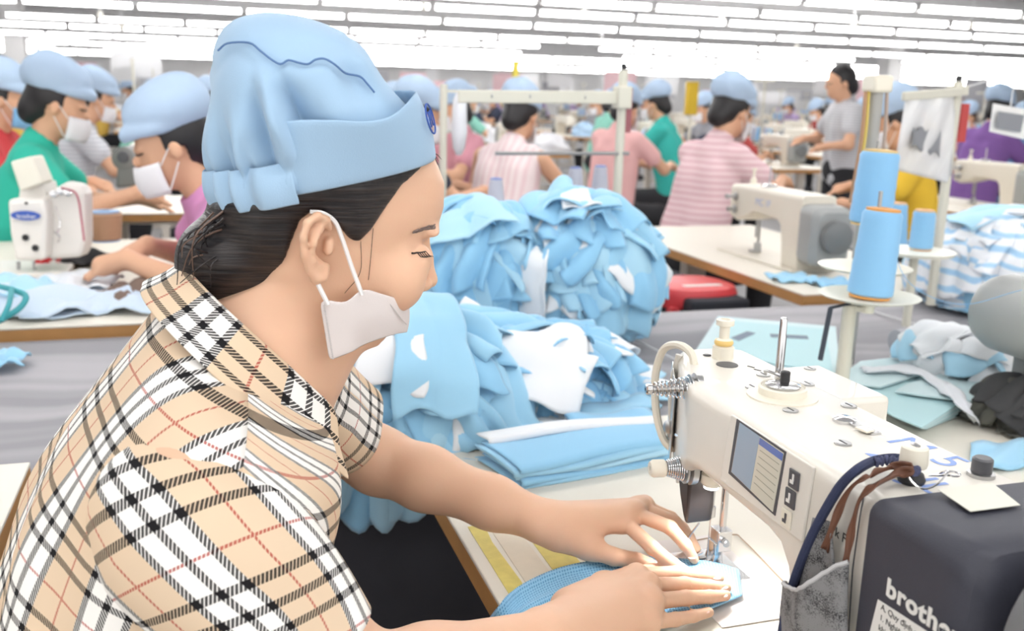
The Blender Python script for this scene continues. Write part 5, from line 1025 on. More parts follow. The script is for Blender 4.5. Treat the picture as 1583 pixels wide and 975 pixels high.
# white tie strip over the stack, blue-white cloth, grey roll, dark cloth
P = np.zeros((6, 30, 3)); C = resample([pz(1335, 572, .822), pz(1400, 570, .826), pz(1450, 590, .824), pz(1490, 625, .820), pz(1508, 652, .790)], 30)
for j in range(30):
    d = C[min(j+1, 29)]-C[max(0, j-1)]; d /= np.linalg.norm(d); sd = np.array([-d[1], d[0], 0])
    for i in range(6): P[i, j] = C[j]+sd*(i/5-.5)*.034*(1+.2*math.sin(j))+np.array([0, 0, .004*math.sin(i*2+j*.6)])
tag(grid_mesh('tie_strip', P, knit('white cotton strip', '#eceff5'), solid=.0025), 'crumpled white cotton strip tied over the right stack of teal sheets', 'cloth strip')
cW = pz(1478, 552, .83)
for i in range(9):
    piece('cloth_scrap', cW, (.12, .10, .055), camaz(cW)+(-1.4+2.8*i/8), .45+.5*(i % 3)/2, .14, .12, .5*math.sin(i*2), .006*(i % 3), 300+i, [knit('white knit', ''), BL[2], WH][i % 3] if i % 3 else WH, .782, .008, 1.8, .01, 'white or pale blue cloth scrap bunched on the teal sheets at the right', 'bunched scraps on the teal sheets')
heapw = heap_core(cW, (.11, .09, .048), 12, 'pale bunched cloth inside the scraps on the teal sheets', .782); heapw.data.materials[0] = WH
q = MB(); a, b_ = pz(1384, 528, .815), pz(1490, 520, .815); q.lathe(a, b_-a, [(.012, 0), (.026, .002), (.027, .03), (.027, float(np.linalg.norm(b_-a)))], 24); tag(q.build('cloth_roll', mat('grey roll cloth', srgb('#b3b4ba'), rough=.8)), 'short grey cloth roll behind the bunched white scraps', 'cloth roll')
cD = pz(1592, 636, .80)
for i in range(8): piece('cloth_scrap', cD, (.10, .09, .055), camaz(cD)+(-1.3+2.6*i/7), .3+.6*(i % 3)/2, .12, .10, .7*math.sin(i*3), .005*(i % 3), 330+i, [mat('charcoal cloth', (.05, .05, .052), rough=.9), mat('dark olive cloth', (.10, .10, .085), rough=.9)][i % 2], .782, .009, 2, .012, 'dark charcoal cloth scrap heaped at the right edge by the teal stack', 'charcoal scraps at the right edge')
hd = heap_core(cD, (.09, .08, .045), 14, 'dark bunched cloth inside the charcoal scraps at the right edge', .782); hd.data.materials[0] = MATS['charcoal cloth']
P = np.array([[pz(1500+90*t, 690+25*s-6*t, .783)+np.array([0, 0, .004*math.sin(t*9+s*3)+.004]) for t in np.linspace(0, 1, 12)] for s in np.linspace(0, 1.6, 8)])
tag(grid_mesh('folded_strip', P, BL[0], solid=.005), 'light blue cloth lying flat behind the motor of the nearest machine', 'folded cloth')
# grey rounded motor of the next machine at the right edge
mt = py_(1606, 508, 1.62); t = thing('machine_motor', 'rounded grey machine motor on a post at the right edge', 'motor', (mt[0], mt[1]+.02, .78)); q = MB(); q.lathe((mt[0]-.11, mt[1], mt[2]+.012), (1, .0, 0), [(.0001, -.004), (.045, .0), (.062, .012), (.07, .035), (.07, .16), (.06, .18)], 36); q.build('housing', mat('satin grey', srgb('#a3a5a3'), rough=.35), t)
q = MB(); q.bar((mt[0]-.02, mt[1]+.02, .78), (mt[0]-.02, mt[1]+.02, mt[2]-.03), .05, .045); q.build('post', mat('post grey', srgb('#8f9190'), rough=.4), t, smooth=False, bevel=.006); q = MB(); q.box((mt[0]-.09, mt[1]-.05, .78), (mt[0]+.05, mt[1]+.09, .792)); q.build('base_plate', IVM, t, smooth=False, bevel=.003)
# striped pale pile on the far side, right
STRIPE = bpy.data.materials.new('white blue striped knit'); STRIPE.use_nodes = True
def _st():
    nt = STRIPE.node_tree; b = nt.nodes['Principled BSDF']; b.inputs['Roughness'].default_value = .9; tc = nt.nodes.new('ShaderNodeTexCoord'); w = nt.nodes.new('ShaderNodeTexWave'); w.inputs['Scale'].default_value = 9; w.inputs['Distortion'].default_value = 5; w.bands_direction = 'Z'; nt.links.new(tc.outputs['Object'], w.inputs['Vector']); r = nt.nodes.new('ShaderNodeValToRGB'); e = r.color_ramp.elements; e[0].position = .18; e[0].color = (*srgb('#a9d0ee'), 1); e[1].position = .42; e[1].color = (*srgb('#eef1f7'), 1); nt.links.new(w.outputs['Fac'], r.inputs[0]); nt.links.new(r.outputs[0], b.inputs['Base Color'])
_st()
cS = py_(1560, 425, 2.75); hs = heap_core(cS, (.26, .24, .17), 17, 'pale striped cloth bunched inside the pile at the right edge', .765); hs.data.materials[0] = STRIPE
for i in range(22): r2 = np.random.RandomState(40+i); piece('knit_piece', cS, (.265, .245, .175), camaz(cS)+r2.uniform(-1.6, 1.6), -.2+1.5*i/21, .26, .17, r2.normal(0, .4), .004+.02*r2.rand(), 400+i, STRIPE if i % 4 else BL[i % 3], .766, .010, 1.8, .02, 'pale blue and white striped knit piece in the pile at the right edge', 'striped pieces of the right pile')
# small cloth and cords on the far right table
for i, (px, py, c_, lab) in enumerate(((1225, 432, BL[0], 'small light blue scrap lying by the foot of the machine with grey motor'), (1290, 440, BL[1], 'light blue scrap lying under the rear cone tray'), (1400, 420, WH, 'white scrap lying on the table right of the cone trays'))):
    cc = pz(px, py, .783); P = np.array([[cc+np.array([.05*x, .07*y, .008+.008*math.sin(5*x+3*y+i)*math.cos(4*y)]) for x in np.linspace(-1, 1, 10)] for y in np.linspace(-1, 1, 12)]); tag(grid_mesh('cloth_scrap', P, c_, solid=.003), lab, 'cloth scrap')
# ---- red stool and dark cushion beyond the trough
rc = py_(1066, 441, 3.05); t = thing('plastic_stool', 'red plastic stool with a pale sticker beyond the trough', 'stool', (rc[0], rc[1], 0)); RED = mat('red plastic', srgb('#e04a50'), rough=.35)
q = MB(); q.loft([ring((rc[0], rc[1], z), a, a*1.1, (1, 0, 0), (0, 1, 0), 32, 2.8) for z, a in ((rc[2]-.05, .125), (rc[2]-.01, .13), (rc[2]+.008, .122), (rc[2]+.014, .10))]); q.build('seat', RED, t)
for sx in (-1, 1):
    for sy in (-1, 1): q = MB(); q.bar((rc[0]+sx*.14, rc[1]+sy*.15, 0), (rc[0]+sx*.09, rc[1]+sy*.10, rc[2]-.045), .04, .03); q.build('leg', RED, t, smooth=False, bevel=.004)
q = MB(); a = py_(1100, 437, 2.93); q.box((rc[0]+.06, rc[1]-.06, rc[2]+.0125), (rc[0]+.085, rc[1]+.07, rc[2]+.0155)); q.build('sticker', WT, t, smooth=False)
q = MB(); q.box((-3.3, 1.40, .05), (-2.55, 1.60, .72)); q.box((-3.3, 1.12, .40), (-2.55, 1.40, .60)) if False else None; tag(q.build('storage_bin', mat('navy bin', (.03, .032, .042), rough=.8), smooth=False, bevel=.01), 'dark navy bin standing under the bare cream table by the red stool', 'bin')
# ================================================================== left side beyond the trough: the machine with the oval badge
work_table('sewing_table', 'cream table with loose cloth before the pink shirt, left', (-3.62, -1.15), (-2.325, -.06))
OV = thing('sewing_machine', 'white overlock machine with a blue oval badge on the left table', 'sewing machine', (-3.02, -.48, .781))
WHM = mat('white machine paint', srgb('#f0ece6'), rough=.35)
def prismY(Y, pts, dY, m, nm, par, bev=.004): b = MB(); b.prism([py_(x, y, Y) for x, y in pts], wld((0, 0, 0))+loc(np.array([0, dY, 0.]))); return b.build(nm, m, par, smooth=False, bevel=bev)
prismY(2.62, ((10, 308), (68, 306), (73, 335), (70, 402), (22, 404), (14, 360)), .14, WHM, 'face_cover', OV, .012)
prismY(2.66, ((68, 300), (100, 282), (124, 286), (132, 300), (133, 372), (126, 398), (70, 402)), .06, WHM, 'body', OV, .014)
prismY(2.62, ((15, 250), (48, 241), (66, 283), (30, 296)), .07, mat('pale cream cover', srgb('#eeeadb'), rough=.5), 'top_cover', OV, .006)
prismY(2.66, ((30, 290), (66, 282), (72, 306), (28, 310)), .08, WHM, 'neck', OV, .004)
b = MB(); c = py_(40, 333, 2.612); b.prism([c+np.array([0, 0, 0])+loc(np.array([.040*math.cos(a), 0, .013*math.sin(a)])) for a in np.linspace(0, 2*PI, 28)[:-1]], loc(np.array([0, -.003, 0.]))); bo = b.build('oval_badge', mat('logo blue', srgb('#4463b8'), rough=.5), OV, smooth=False); tt = text('brother', bo, WT, py_(26, 337, 2.6085), loc(np.array([1., 0, 0])), (0, 0, 1), .0165, 'badge_lettering', .0003)
for px, py in ((40, 367), (55, 383)): b = MB(); b.lathe(py_(px, py, 2.618), loc(np.array([0, -1., 0])), [(.009, 0), (.009, .004), (.005, .005), (.005, .001)], 14); b.build('dark_hole', BLACKP, OV)
b = MB(); b.lathe(py_(41, 314, 2.618), loc(np.array([0, -1., 0])), [(.004, 0), (.004, .003)], 10); b.build('screw', BLACKP, OV)
b = MB(); b.tube(smoothpath([py_(95, 290, 2.64), py_(118, 300, 2.64), py_(126, 340, 2.64), py_(130, 372, 2.62)], 5), .0025, 6); b.build('red_thread', mat('dull red thread', srgb('#b5576a'), rough=.7), OV)
for k, (px, py) in enumerate(((84, 300), (95, 296), (106, 298))): b = MB(); c = py_(px, py, 2.645); b.lathe(c, loc(np.array([.2, -1, .2])), [(.010, 0), (.010, .006), (.004, .008), (.006, .02), (.006, .026)], 12); b.build('thread_tension', CHROME, OV)
b = MB(); b.tube(smoothpath([py_(86, 318, 2.64), py_(93, 345, 2.64), py_(88, 360, 2.62)], 5), .002, 6); b.tube(smoothpath([py_(84, 358, 2.64), py_(92, 366, 2.62), py_(90, 374, 2.64)], 5), .003, 6); b.build('chrome_lever', CHROME, OV)
b = MB(); b.box((-3.12, -.60, .781), (-2.88, -.36, .80)); b.build('bed', WHM, OV, smooth=False, bevel=.004); b = MB(); b.cyl(py_(52, 404, 2.66), py_(54, 425, 2.66), .004, n=8); b.cyl(py_(28, 404, 2.66), py_(29, 420, 2.66), .005, n=8); b.build('presser_foot', STEEL, OV)
# brown cone with blue cap, grey-topped motor, red and black cloth, teal strap
bc = py_(163, 372, 2.85); cone(bc, .088, .046, .052, mat('tan thread', srgb('#c09a7c'), rough=.7), 'tan thread cone with a blue cap beside the overlock machine', core='#8fb2da')
rb = random.Random(5)
def scrap(px, py, z, a, b_, m, lab, seed, h=.012, cat='cloth scrap', grp=None, nm='cloth_scrap', Y=None):
    cc = pz(px, py, z) if Y is None else py_(px, py, Y); x, y = np.meshgrid(np.linspace(-1, 1, 16), np.linspace(-1, 1, 16)); P = np.stack([cc[0]+a*x*(1+.15*np.sin(3*y+seed)), cc[1]+b_*y*(1+.15*np.sin(4*x+seed)), cc[2]+h*(1.0+.8*np.sin(4*x+seed+2*y)*np.cos(5*y-seed)+.6*np.sin(9*x*y+seed))*np.clip(1.15-x*x*.6-y*y*.6, .15, 1)+.003], -1); return tag(grid_mesh(nm, P, m, solid=.003), lab, cat, grp)
REDC = mat('red cloth', srgb('#cf3038'), rough=.8)
scrap(118, 405, .783, .10, .10, mat('black scrap', (.03, .03, .034), rough=.9), 'black cloth scrap being fed under the overlock machine', 2, .016); scrap(82, 412, .785, .03, .045, REDC, 'small red cloth scrap in front of the overlock machine', 5, .014)
scrap(60, 470, .781, .17, .20, knit('pale lilac blue knit', '#cfe0f2'), 'large pale blue cloth spread on the left table', 1, .02); scrap(150, 470, .785, .14, .13, knit('pale lilac blue knit', ''), 'pale blue cloth end hanging near the table corner on the left', 4, .022); scrap(30, 450, .80, .10, .08, BL[2], 'light blue cloth folded on the left table under the teal strap', 7, .018); scrap(120, 440, .79, .12, .10, knit('whitish knit', '#e8ecf2'), 'whitish cloth lying between the overlock machine and the hands', 9, .016)
scrap(195, 475, .70, .10, .10, mat('brown mixed cloth', srgb('#7d6a60'), rough=.9), 'brown mixed scraps beside the left table edge', 8, .03, Y=2.4)
b = MB(); b.tube(smoothpath([py_(196, 458, 2.42), py_(215, 476, 2.40), py_(236, 494, 2.36)], 6), .013, 8); tag(b.build('red_strap', REDC), 'red strap hanging at the left table behind the checked collar', 'strap')
b = MB(); b.tube(smoothpath([pz(-12, 440, .84), pz(20, 448, .845), pz(40, 458, .84), pz(28, 478, .82), pz(-10, 500, .80)], 8), .007, 8); b.tube(smoothpath([pz(18, 446, .85), pz(14, 470, .84), pz(2, 496, .81)], 6), .006, 8); tag(b.build('teal_strap', mat('teal strap', srgb('#3fa3ab'), rough=.6)), 'teal elastic strap looped over the pale cloth at the left edge', 'strap')
scrap(-2, 560, .765, .05, .05, BL[0], 'small light blue scrap on the trough at the left edge', 3, .012)
mtg = py_(204, 258, 3.6); t = thing('machine_motor', 'dark grey machine motor on the table behind the overlock machine', 'motor', (mtg[0], mtg[1], mtg[2]-.10)); b = MB(); b.prism([py_(x, y, 3.55) for x, y in ((180, 258), (210, 256), (224, 288), (178, 290))], loc(np.array([0, .12, 0.]))); b.build('housing', mat('dark motor grey', srgb('#7c7c7a'), rough=.45), t, smooth=False, bevel=.01); b = MB(); b.lathe(py_(190, 245, 3.55), loc(np.array([0, 1., 0])), [(.03, -.004), (.042, .0), (.042, .12)], 26); b.build('wheel', MATS['dark motor grey'], t); b = MB(); b.lathe(py_(190, 243, 3.545), loc(np.array([0, -1., 0])), [(.022, 0), (.020, .006), (.008, .007)], 20); b.build('hub', DARKM, t)
work_table('sewing_table', 'cream table with a plywood edge behind the tan cone on the left', (-5.05, -1.3), (-4.35, .55))
# ================================================================== the other workers
SKIN2 = mat('worker skin', srgb('#dfae8e'), rough=.6, var=.05, vscale=12); HAIR2 = mat('worker hair', (.016, .014, .016), rough=.5); CAP2 = mat('worker cap cotton', srgb('#b1c7e0'), rough=.9, var=.05, vscale=14); MASK2 = mat('worker mask', srgb('#e9e7ea'), rough=.85); MASKB = mat('blue worker mask', srgb('#7fb4dc'), rough=.85)
def cloth(name, hexc, **k): return mat(name, srgb(hexc), rough=.9, var=.06, vscale=9, **k)
def striped(name, c0, c1, axis='Z', scale=14):
    m = bpy.data.materials.new(name); m.use_nodes = True; nt = m.node_tree; b = nt.nodes['Principled BSDF']; b.inputs['Roughness'].default_value = .9; tc = nt.nodes.new('ShaderNodeTexCoord'); w = nt.nodes.new('ShaderNodeTexWave'); w.inputs['Scale'].default_value = scale; w.inputs['Distortion'].default_value = .6; w.bands_direction = axis; nt.links.new(tc.outputs['Object'], w.inputs['Vector'])
    r = nt.nodes.new('ShaderNodeValToRGB'); e = r.color_ramp.elements; e[0].position = .25; e[0].color = (*srgb(c0), 1); e[1].position = .5; e[1].color = (*srgb(c1), 1); nt.links.new(w.outputs['Fac'], r.inputs[0]); nt.links.new(r.outputs[0], b.inputs['Base Color']); return m
def worker(org, rz, label, shirt_m, lean=.42, nod=.45, turn=0.0, hands=((-.14, .50, .86), (.14, .50, .86)), h=.008, sleeve=.55, mask=MASK2, cap=True, group=None, stand=0.0, elbow_out=.10, capm=CAP2, stool=True, pantm=PANTS, cat='person', tk=1.0):
    """one seated (or standing) worker; local frame: x to the right, y forward"""
    org = np.asarray(org, float); nod = nod*.55; t = thing('person', label, cat, org, group); t['_org'] = [0., 0., 0.]; t.rotation_euler = (0, 0, AU+rz)
    hip = np.array([0, 0, .52+stand]); sp_ = np.array([0, math.sin(lean), math.cos(lean)]); ch = hip+sp_*.41*tk; nk = hip+sp_*.56*tk; sh = hip+sp_*.50*tk
    fw = np.array([math.sin(turn), math.cos(turn), 0]); hn = nk+sp_*.045+fw*.015; hc = hn+np.array([0, 0, .10])+fw*(.03+.05*math.sin(nod))
    Y_ = fw*math.cos(nod)+np.array([0, 0, -math.sin(nod)]); Z_ = fw*math.sin(nod)+np.array([0, 0, math.cos(nod)]); X_ = np.cross(Y_, Z_); R = np.array([X_, Y_, Z_]); W_ = lambda x, y, z: hc+X_*x+Y_*y+Z_*z
    lo = np.array([-.42, -.30, .38+stand]); hi = np.array([.42, .80, 1.62+stand]); S = lambda s: np.array([s*.165, 0, 0])+sh
    el = {}; ha = {}
    for s, hd in zip((-1, 1), hands):
        hd = np.array(hd, float)+np.array([0, 0, stand]); a = S(s); m_ = (a+hd)/2; el[s] = m_+np.array([s*elbow_out, -.02, -.10]); ha[s] = hd
    B = Vol(lo, hi, h); B.ell(hc+Z_*.015-Y_*.01, (.074, .092, .10), .0, R); B.ell(W_(0, .035, -.055), (.052, .055, .062), .03, R); B.cap(nk-sp_*.03, W_(0, -.015, -.05), .05, .05, .02); B.ell(W_(0, .094, -.018), (.011, .014, .016), .008, R); B.ell(W_(0, .078, .012), (.04, .015, .01), .012, R)
    for s in (-1, 1):
        B.ell(W_(s*.076, -.005, -.012), (.010, .018, .030), .004, R); B.cap(S(s), el[s], .042, .036, .02); B.cap(el[s], ha[s], .036, .024, .02); d = ha[s]-el[s]; d /= np.linalg.norm(d); fwd = np.array([d[0]*.6, d[1], -.25]); fwd /= np.linalg.norm(fwd)
        B.cap(ha[s], ha[s]+fwd*.07, .026, .028, .012)
        for q in range(4): a = ha[s]+fwd*.07+np.array([(q-1.5)*.017, 0, 0]); B.cap(a, a+fwd*(.045+.008*(q in (1, 2)))+np.array([0, 0, -.018]), .0085, .0075, .004)
        a = ha[s]+fwd*.02+np.array([-s*.022, 0, 0]); B.cap(a, a+fwd*.055+np.array([-s*.018, 0, -.012]), .010, .008, .006)
    B.cap(ch-sp_*.04, hip+sp_*.1, .07, .07, .04); B.build('body', SKIN2, t)
    T = Vol(lo, hi, h)
    T.cap(hip+np.array([-.06, 0, .0]), ch+np.array([-.065, 0, 0]), .115, .108, .04); T.cap(hip+np.array([.06, 0, 0]), ch+np.array([.065, 0, 0]), .115, .108, .04); T.cap(sh-np.array([.10, 0, 0]), sh+np.array([.10, 0, 0]), .066, .066, .05); T.cap(sh, nk+sp_*.01, .085, .062, .04)
    if sleeve > 0:
        for s in (-1, 1): T.cap(S(s)*.9+sh*.1, S(s)+(el[s]-S(s))*sleeve, .066, .060, .03)
    else:
        for s in (-1, 1): T.cap(S(s)*.72+sh*.28, S(s)*.8+sh*.2, .055, .05, .02)
    X, Y, Z = np.meshgrid(*T.ax, indexing='ij', sparse=True); T.f += (.004*np.sin(26*Z+9*Y+14*X)*np.sin(17*Y-11*Z+20*X)).astype(np.float32)
    T.f[...] = np.maximum(T.f, -(((X-nk[0]-sp_[0]*.05)**2+(Y-nk[1]-sp_[1]*.05-.02)**2+(Z-nk[2]-sp_[2]*.05)**2)**.5-.058)); T.build('shirt', shirt_m, t)
    Hh = Vol(hc-.16, hc+.16, h*.8); Hh.ell(hc+Z_*.022-Y_*.018, (.084, .100, .105), .0, R); Hh.ell(W_(0, -.085, -.045), (.055, .045, .055), .03, R); X, Y, Z = np.meshgrid(*Hh.ax, indexing='ij', sparse=True)
    yl = (X-hc[0])*Y_[0]+(Y-hc[1])*Y_[1]+(Z-hc[2])*Y_[2]; zl = (X-hc[0])*Z_[0]+(Y-hc[1])*Z_[1]+(Z-hc[2])*Z_[2]; Hh.f = np.maximum(np.maximum(Hh.f, yl-.02-.9*np.clip(zl-.03, 0, 1)), np.where(yl > -.03, -.01-zl, -.5)).astype(np.float32); Hh.build('hair', HAIR2, t)
    if cap:
        K = Vol(hc-.21, hc+.21, h*.8); K.ell(W_(0, -.025, .085), (.096, .116, .074), 0, R); K.ell(W_(0, -.05, .095), (.088, .088, .078), .03, R); K.ell(W_(0, .008, .055), (.090, .108, .046), .006, R); X, Y, Z = np.meshgrid(*K.ax, indexing='ij', sparse=True); zl = (X-hc[0])*Z_[0]+(Y-hc[1])*Z_[1]+(Z-hc[2])*Z_[2]; yl = (X-hc[0])*Y_[0]+(Y-hc[1])*Y_[1]+(Z-hc[2])*Y_[2]
        K.f = (np.maximum(K.f, .038-zl)+.0035*np.sin(40*X+25*Z)*np.sin(33*Y+30*X)).astype(np.float32); K.build('cap', capm, t)
    if mask is not None:
        n, k = 7, 13; P = np.zeros((n, k, 3))
        for i in range(n):
            for j in range(k): a = -1.35+2.7*j/(k-1); s = i/(n-1); P[i, j] = W_(math.sin(a)*(.066+.004*math.sin(s*PI)), .030+.082*math.cos(a)-.002+.010*math.sin(s*PI)*math.cos(a), -.030-.085*s)
        o = bpy.data.objects; mk = grid_mesh('face_mask', P, mask, t, solid=.002)
        for s in (-1, 1): b = MB(); b.tube([W_(s*.068, .045, -.04), W_(s*.078, .012, -.005), W_(s*.080, -.012, -.01)], .002, 5); b.tube([W_(s*.068, .045, -.105), W_(s*.078, .0, -.045)], .002, 5); b.build('ear_loop', WHITEB, mk)
    L = Vol((-.30, -.25, 0), (.30, .62, .72+stand), h*1.4)
    for s in (-1, 1):
        if stand > .2: L.chain([hip+np.array([s*.085, 0, 0]), np.array([s*.10, .02, .50]), np.array([s*.11, -.02, .09])], [.10, .07, .05], .03)
        else: L.chain([hip+np.array([s*.09, 0, .02]), np.array([s*.12, .42, .52]), np.array([s*.12, .40, .09])], [.095, .07, .048], .03)
    L.ell(hip+np.array([0, 0, .03]), (.16, .13, .12), .04); L.build('trousers', pantm, t)
    for s in (-1, 1):
        fy = -.03 if stand > .2 else .40; b = MB(); b.loft([ring((s*.115, fy+y, z_+.0), w, z_, (1, 0, 0), (0, 0, 1), 14, 2.6) for y, w, z_ in ((-.06, .03, .03), (-.02, .04, .05), (.06, .044, .046), (.14, .045, .03), (.19, .03, .02))]); b.build('shoe', MATS['shoe canvas'], t)
    if mask is not None or True:
        for s in (-1, 1): b = MB(); b.tube([W_(s*.052, .074, .002), W_(s*.034, .088, .000), W_(s*.020, .090, .002)], [.002, .003, .002], 5); b.build('eyelash', HAIR2, t)
    if stool and stand < .2:
        st_ = thing('stool', 'x', 'stool', org); st_['_org'] = [0., 0., 0.]; st_.rotation_euler = (0, 0, AU+rz); b = MB(); b.box((-.16, -.16, .36), (.16, .16, .392)); b.build('seat', WOOD, st_, bevel=.005)
        for sx in (-1, 1):
            for sy in (-1, 1): b = MB(); b.bar((sx*.15, sy*.15, 0), (sx*.13, sy*.13, .362), .03); b.build('leg', WOOD, st_)
        tag(st_, ' '.join(('low wooden stool under the '+label.split(' in ' if ' in ' in label else ' with ', 1)[-1].split(' and ')[0].split(',')[0]+' worker').split()[:14]), 'stool')
    return t
def seat_for(px, py, Y, rz, lean=.42, nod=.45, turn=0., tk=1.0):
    nod = nod*.55
    """seat position so that the head's centre falls where the photo has it"""
    q = py_(px, py, Y); fy = .56*tk*math.sin(lean)+.045*math.sin(lean)+.015+.03+.05*math.sin(nod); c, s = math.cos(rz), math.sin(rz); return np.array([q[0]+s*fy, q[1]-c*fy, 0]), q[2]
SPEC = [
 # px, py of head centre, distance, facing, label, shirt, options
 (262, 222, 2.62, PI+.1, 'person in pink top, blue cap and white mask bent over the left table, facing left', cloth('pink shirt', '#cf8fbd'), dict(lean=.55, nod=.62, h=.006, hands=((-.10, .52, .87), (.06, .46, .88)))),
 (92, 160, 3.55, .0, 'person in green shirt, blue cap and white mask behind the overlock machine', cloth('green shirt', '#35bfa6'), dict(lean=.30, nod=.50, h=.007, hands=((-.14, .50, .88), (.14, .50, .93)))),
 (14, 152, 4.35, -.2, 'person in red shirt and blue mask at the left edge', cloth('red shirt', '#d0464b'), dict(lean=.25, nod=.35, mask=MASKB)),
 (150, 152, 5.6, .1, 'person in grey striped shirt and blue cap behind the green shirt', striped('grey stripe', '#b9bcc4', '#dadbe0'), dict(lean=.3, nod=.5)),
 (806, 178, 4.9, .75, 'person in sleeveless pale pink top and blue cap, seen from behind, past the bundle', striped('pale pink stripe', '#ead0d3', '#f2e2e2', 'X', 9), dict(lean=.34, nod=.5, sleeve=0, hands=((-.2, .48, .84), (.16, .46, .86)))),
 (968, 168, 6.6, .5, 'person in salmon shirt behind the post of the ringed stand', cloth('salmon shirt', '#f0bdbb'), dict(lean=.15, nod=.4)),
 (1132, 172, 4.65, .30, 'person in pink striped shirt and blue cap reaching over a machine, centre right', striped('pink stripe', '#dcb4bb', '#ebd0d3', 'Z', 11), dict(lean=.30, nod=.55, hands=((-.12, .47, .93), (.16, .46, .95)), h=.007)),
 (1378, 188, 4.7, 2.6, 'person in yellow shirt and blue cap half hidden by the plastic bag', cloth('yellow shirt', '#ecc13c'), dict(lean=.25, nod=.6, hands=((-.16, .42, .85), (.26, .34, .90)))),
 (1545, 168, 7.2, .3, 'person in purple shirt and blue cap at the right edge behind the framed card', cloth('purple shirt', '#8a62a8'), dict(lean=.3, nod=.45)),
 (1296, 148, 6.9, 2.9, 'standing person in grey striped shirt without a cap, left of the tall post', striped('grey fine stripe', '#b9b9be', '#d0d0d4', 'Z', 18), dict(lean=.05, nod=.3, stand=.30, cap=False, mask=None, hands=((-.2, .2, .72), (.2, .22, .75)))),
 (650, 178, 4.6, .2, 'person with blue cap and dark clothes just past the cap badge', cloth('dark navy shirt', '#33384a'), dict(lean=.3, nod=.4)),
 (1012, 160, 7.6, 2.4, 'person in teal shirt beyond the salmon shirt', cloth('teal shirt', '#3bb9ae'), dict(lean=.25, nod=.4)),
]
for px, py, Y, rz, lab, sm_, kw in SPEC:
    lean, nod = kw.get('lean', .42), kw.get('nod', .45); hz = float(py_(px, py, Y)[2]); tk = min(1.2, max(.86, ((hz-.62-kw.get('stand', 0))/math.cos(lean)-.045)/.56)); kw = dict(kw, tk=tk); org, hz = seat_for(px, py, Y, rz, lean, nod, 0, tk)
    nat = .50+.545*math.cos(lean)+.10+kw.get('stand', 0); print('WORKER', lab[:40], 'head z', round(float(hz), 3), 'natural', round(nat, 3)); o = worker((org[0], org[1], 0), rz, lab, sm_, **kw)
# ================================================================== far work rows
def join_copy(src, name, keep=None):
    """one mesh with the parts of src baked in (far copies too small to show parts)"""
    bm = bmesh.new(); mats = []; 
    for o in ([src] if src.type == 'MESH' else [])+list(src.children):
        if o.type != 'MESH': continue
        me = o.data; b2 = bmesh.new(); b2.from_mesh(me); b2.transform(o.matrix_local if o is not src else Matrix()); tmp = bpy.data.meshes.new('t'); mi = len(mats); mats.append(me.materials[0])
        for f in b2.faces: f.material_index = mi
        b2.to_mesh(tmp); b2.free(); bm.from_mesh(tmp); bpy.data.meshes.remove(tmp)
    me = bpy.data.meshes.new(name); bm.to_mesh(me); bm.free()
    for m in mats: me.materials.append(m)
    o = bpy.data.objects.new(name, me); COL.objects.link(o); return o
def drop(o):
    for c in list(o.children): drop(c)
    bpy.data.objects.remove(o, do_unlink=True)
SHC = [('white shirt', '#e3e3e6'), ('navy shirt', '#3c4358'), ('rose shirt', '#d99aa8'), ('mint shirt', '#8cc9b8'), ('grey shirt', '#9a9ca4'), ('mustard shirt', '#d8b255'), ('lilac shirt', '#b7a3cc'), ('red shirt', '#b9504f'), ('blue shirt', '#6d93c4')]
SHM = [(n.split()[0], cloth('far '+n, c)) for n, c in SHC]
protos = []
for i, (ln, nd, el_) in enumerate(((.35, .5, .10), (.25, .35, .14), (.45, .6, .08))):
    w = worker((0, 0, 0), 0, 'x', SHM[0][1], lean=ln, nod=nd, elbow_out=el_, h=.013, stool=False); w.rotation_euler = (0, 0, 0); bpy.context.view_layer.update(); j = join_copy(w, 'person'); drop(w); protos.append(j)
gm0 = gmachine('x'); far_machine = join_copy(gm0, 'sewing_machine'); drop(gm0)
ft = MB(); ft.box((-.62, -.28, .745), (.62, .28, .774)); ft.box((-.56, -.22, 0), (-.51, .22, .04)); ft.box((.51, -.22, 0), (.56, .22, .04)); ft.box((-.55, -.03, .04), (-.51, .03, .745)); ft.box((.51, -.03, .04), (.55, .03, .745)); b2 = MB()
def raw(mb, name, mats):
    me = bpy.data.meshes.new(name); me.from_pydata(mb.v, [], mb.f); me.polygons.foreach_set('material_index', mb.mi)
    for m in mats: me.materials.append(m)
    o = bpy.data.objects.new(name, me); COL.objects.link(o); return o
fb = MB(); fb.v, fb.f, fb.mi = list(ft.v), list(ft.f), [1]*6+[2]*(len(ft.f)-6); fb.box((-.62, -.28, .774), (.62, .28, .78), 0); far_table = raw(fb, 'sewing_table', [LAM, PLY, LEGM])
fs = MB(); fs.cyl((0, 0, 0), (0, 0, .72), .010, n=8, mi=0); fs.bar((-.16, 0, .70), (.16, 0, .70), .012, .02, mi=0); fs.bar((-.16, 0, .16), (.16, 0, .16), .05, .008, mi=0)
for k, x in enumerate((-.12, -.03, .07, .14)): fs.lathe((x, 0, .166), (0, 0, 1), [(.028, 0), (.03, .01), (.02, .12), (.008, .125)], 12, mi=1+k % 2)
far_stand = raw(fs, 'thread_stand', [STAND, MATS['lavender grey thread'], MATS['blue sewing thread']])
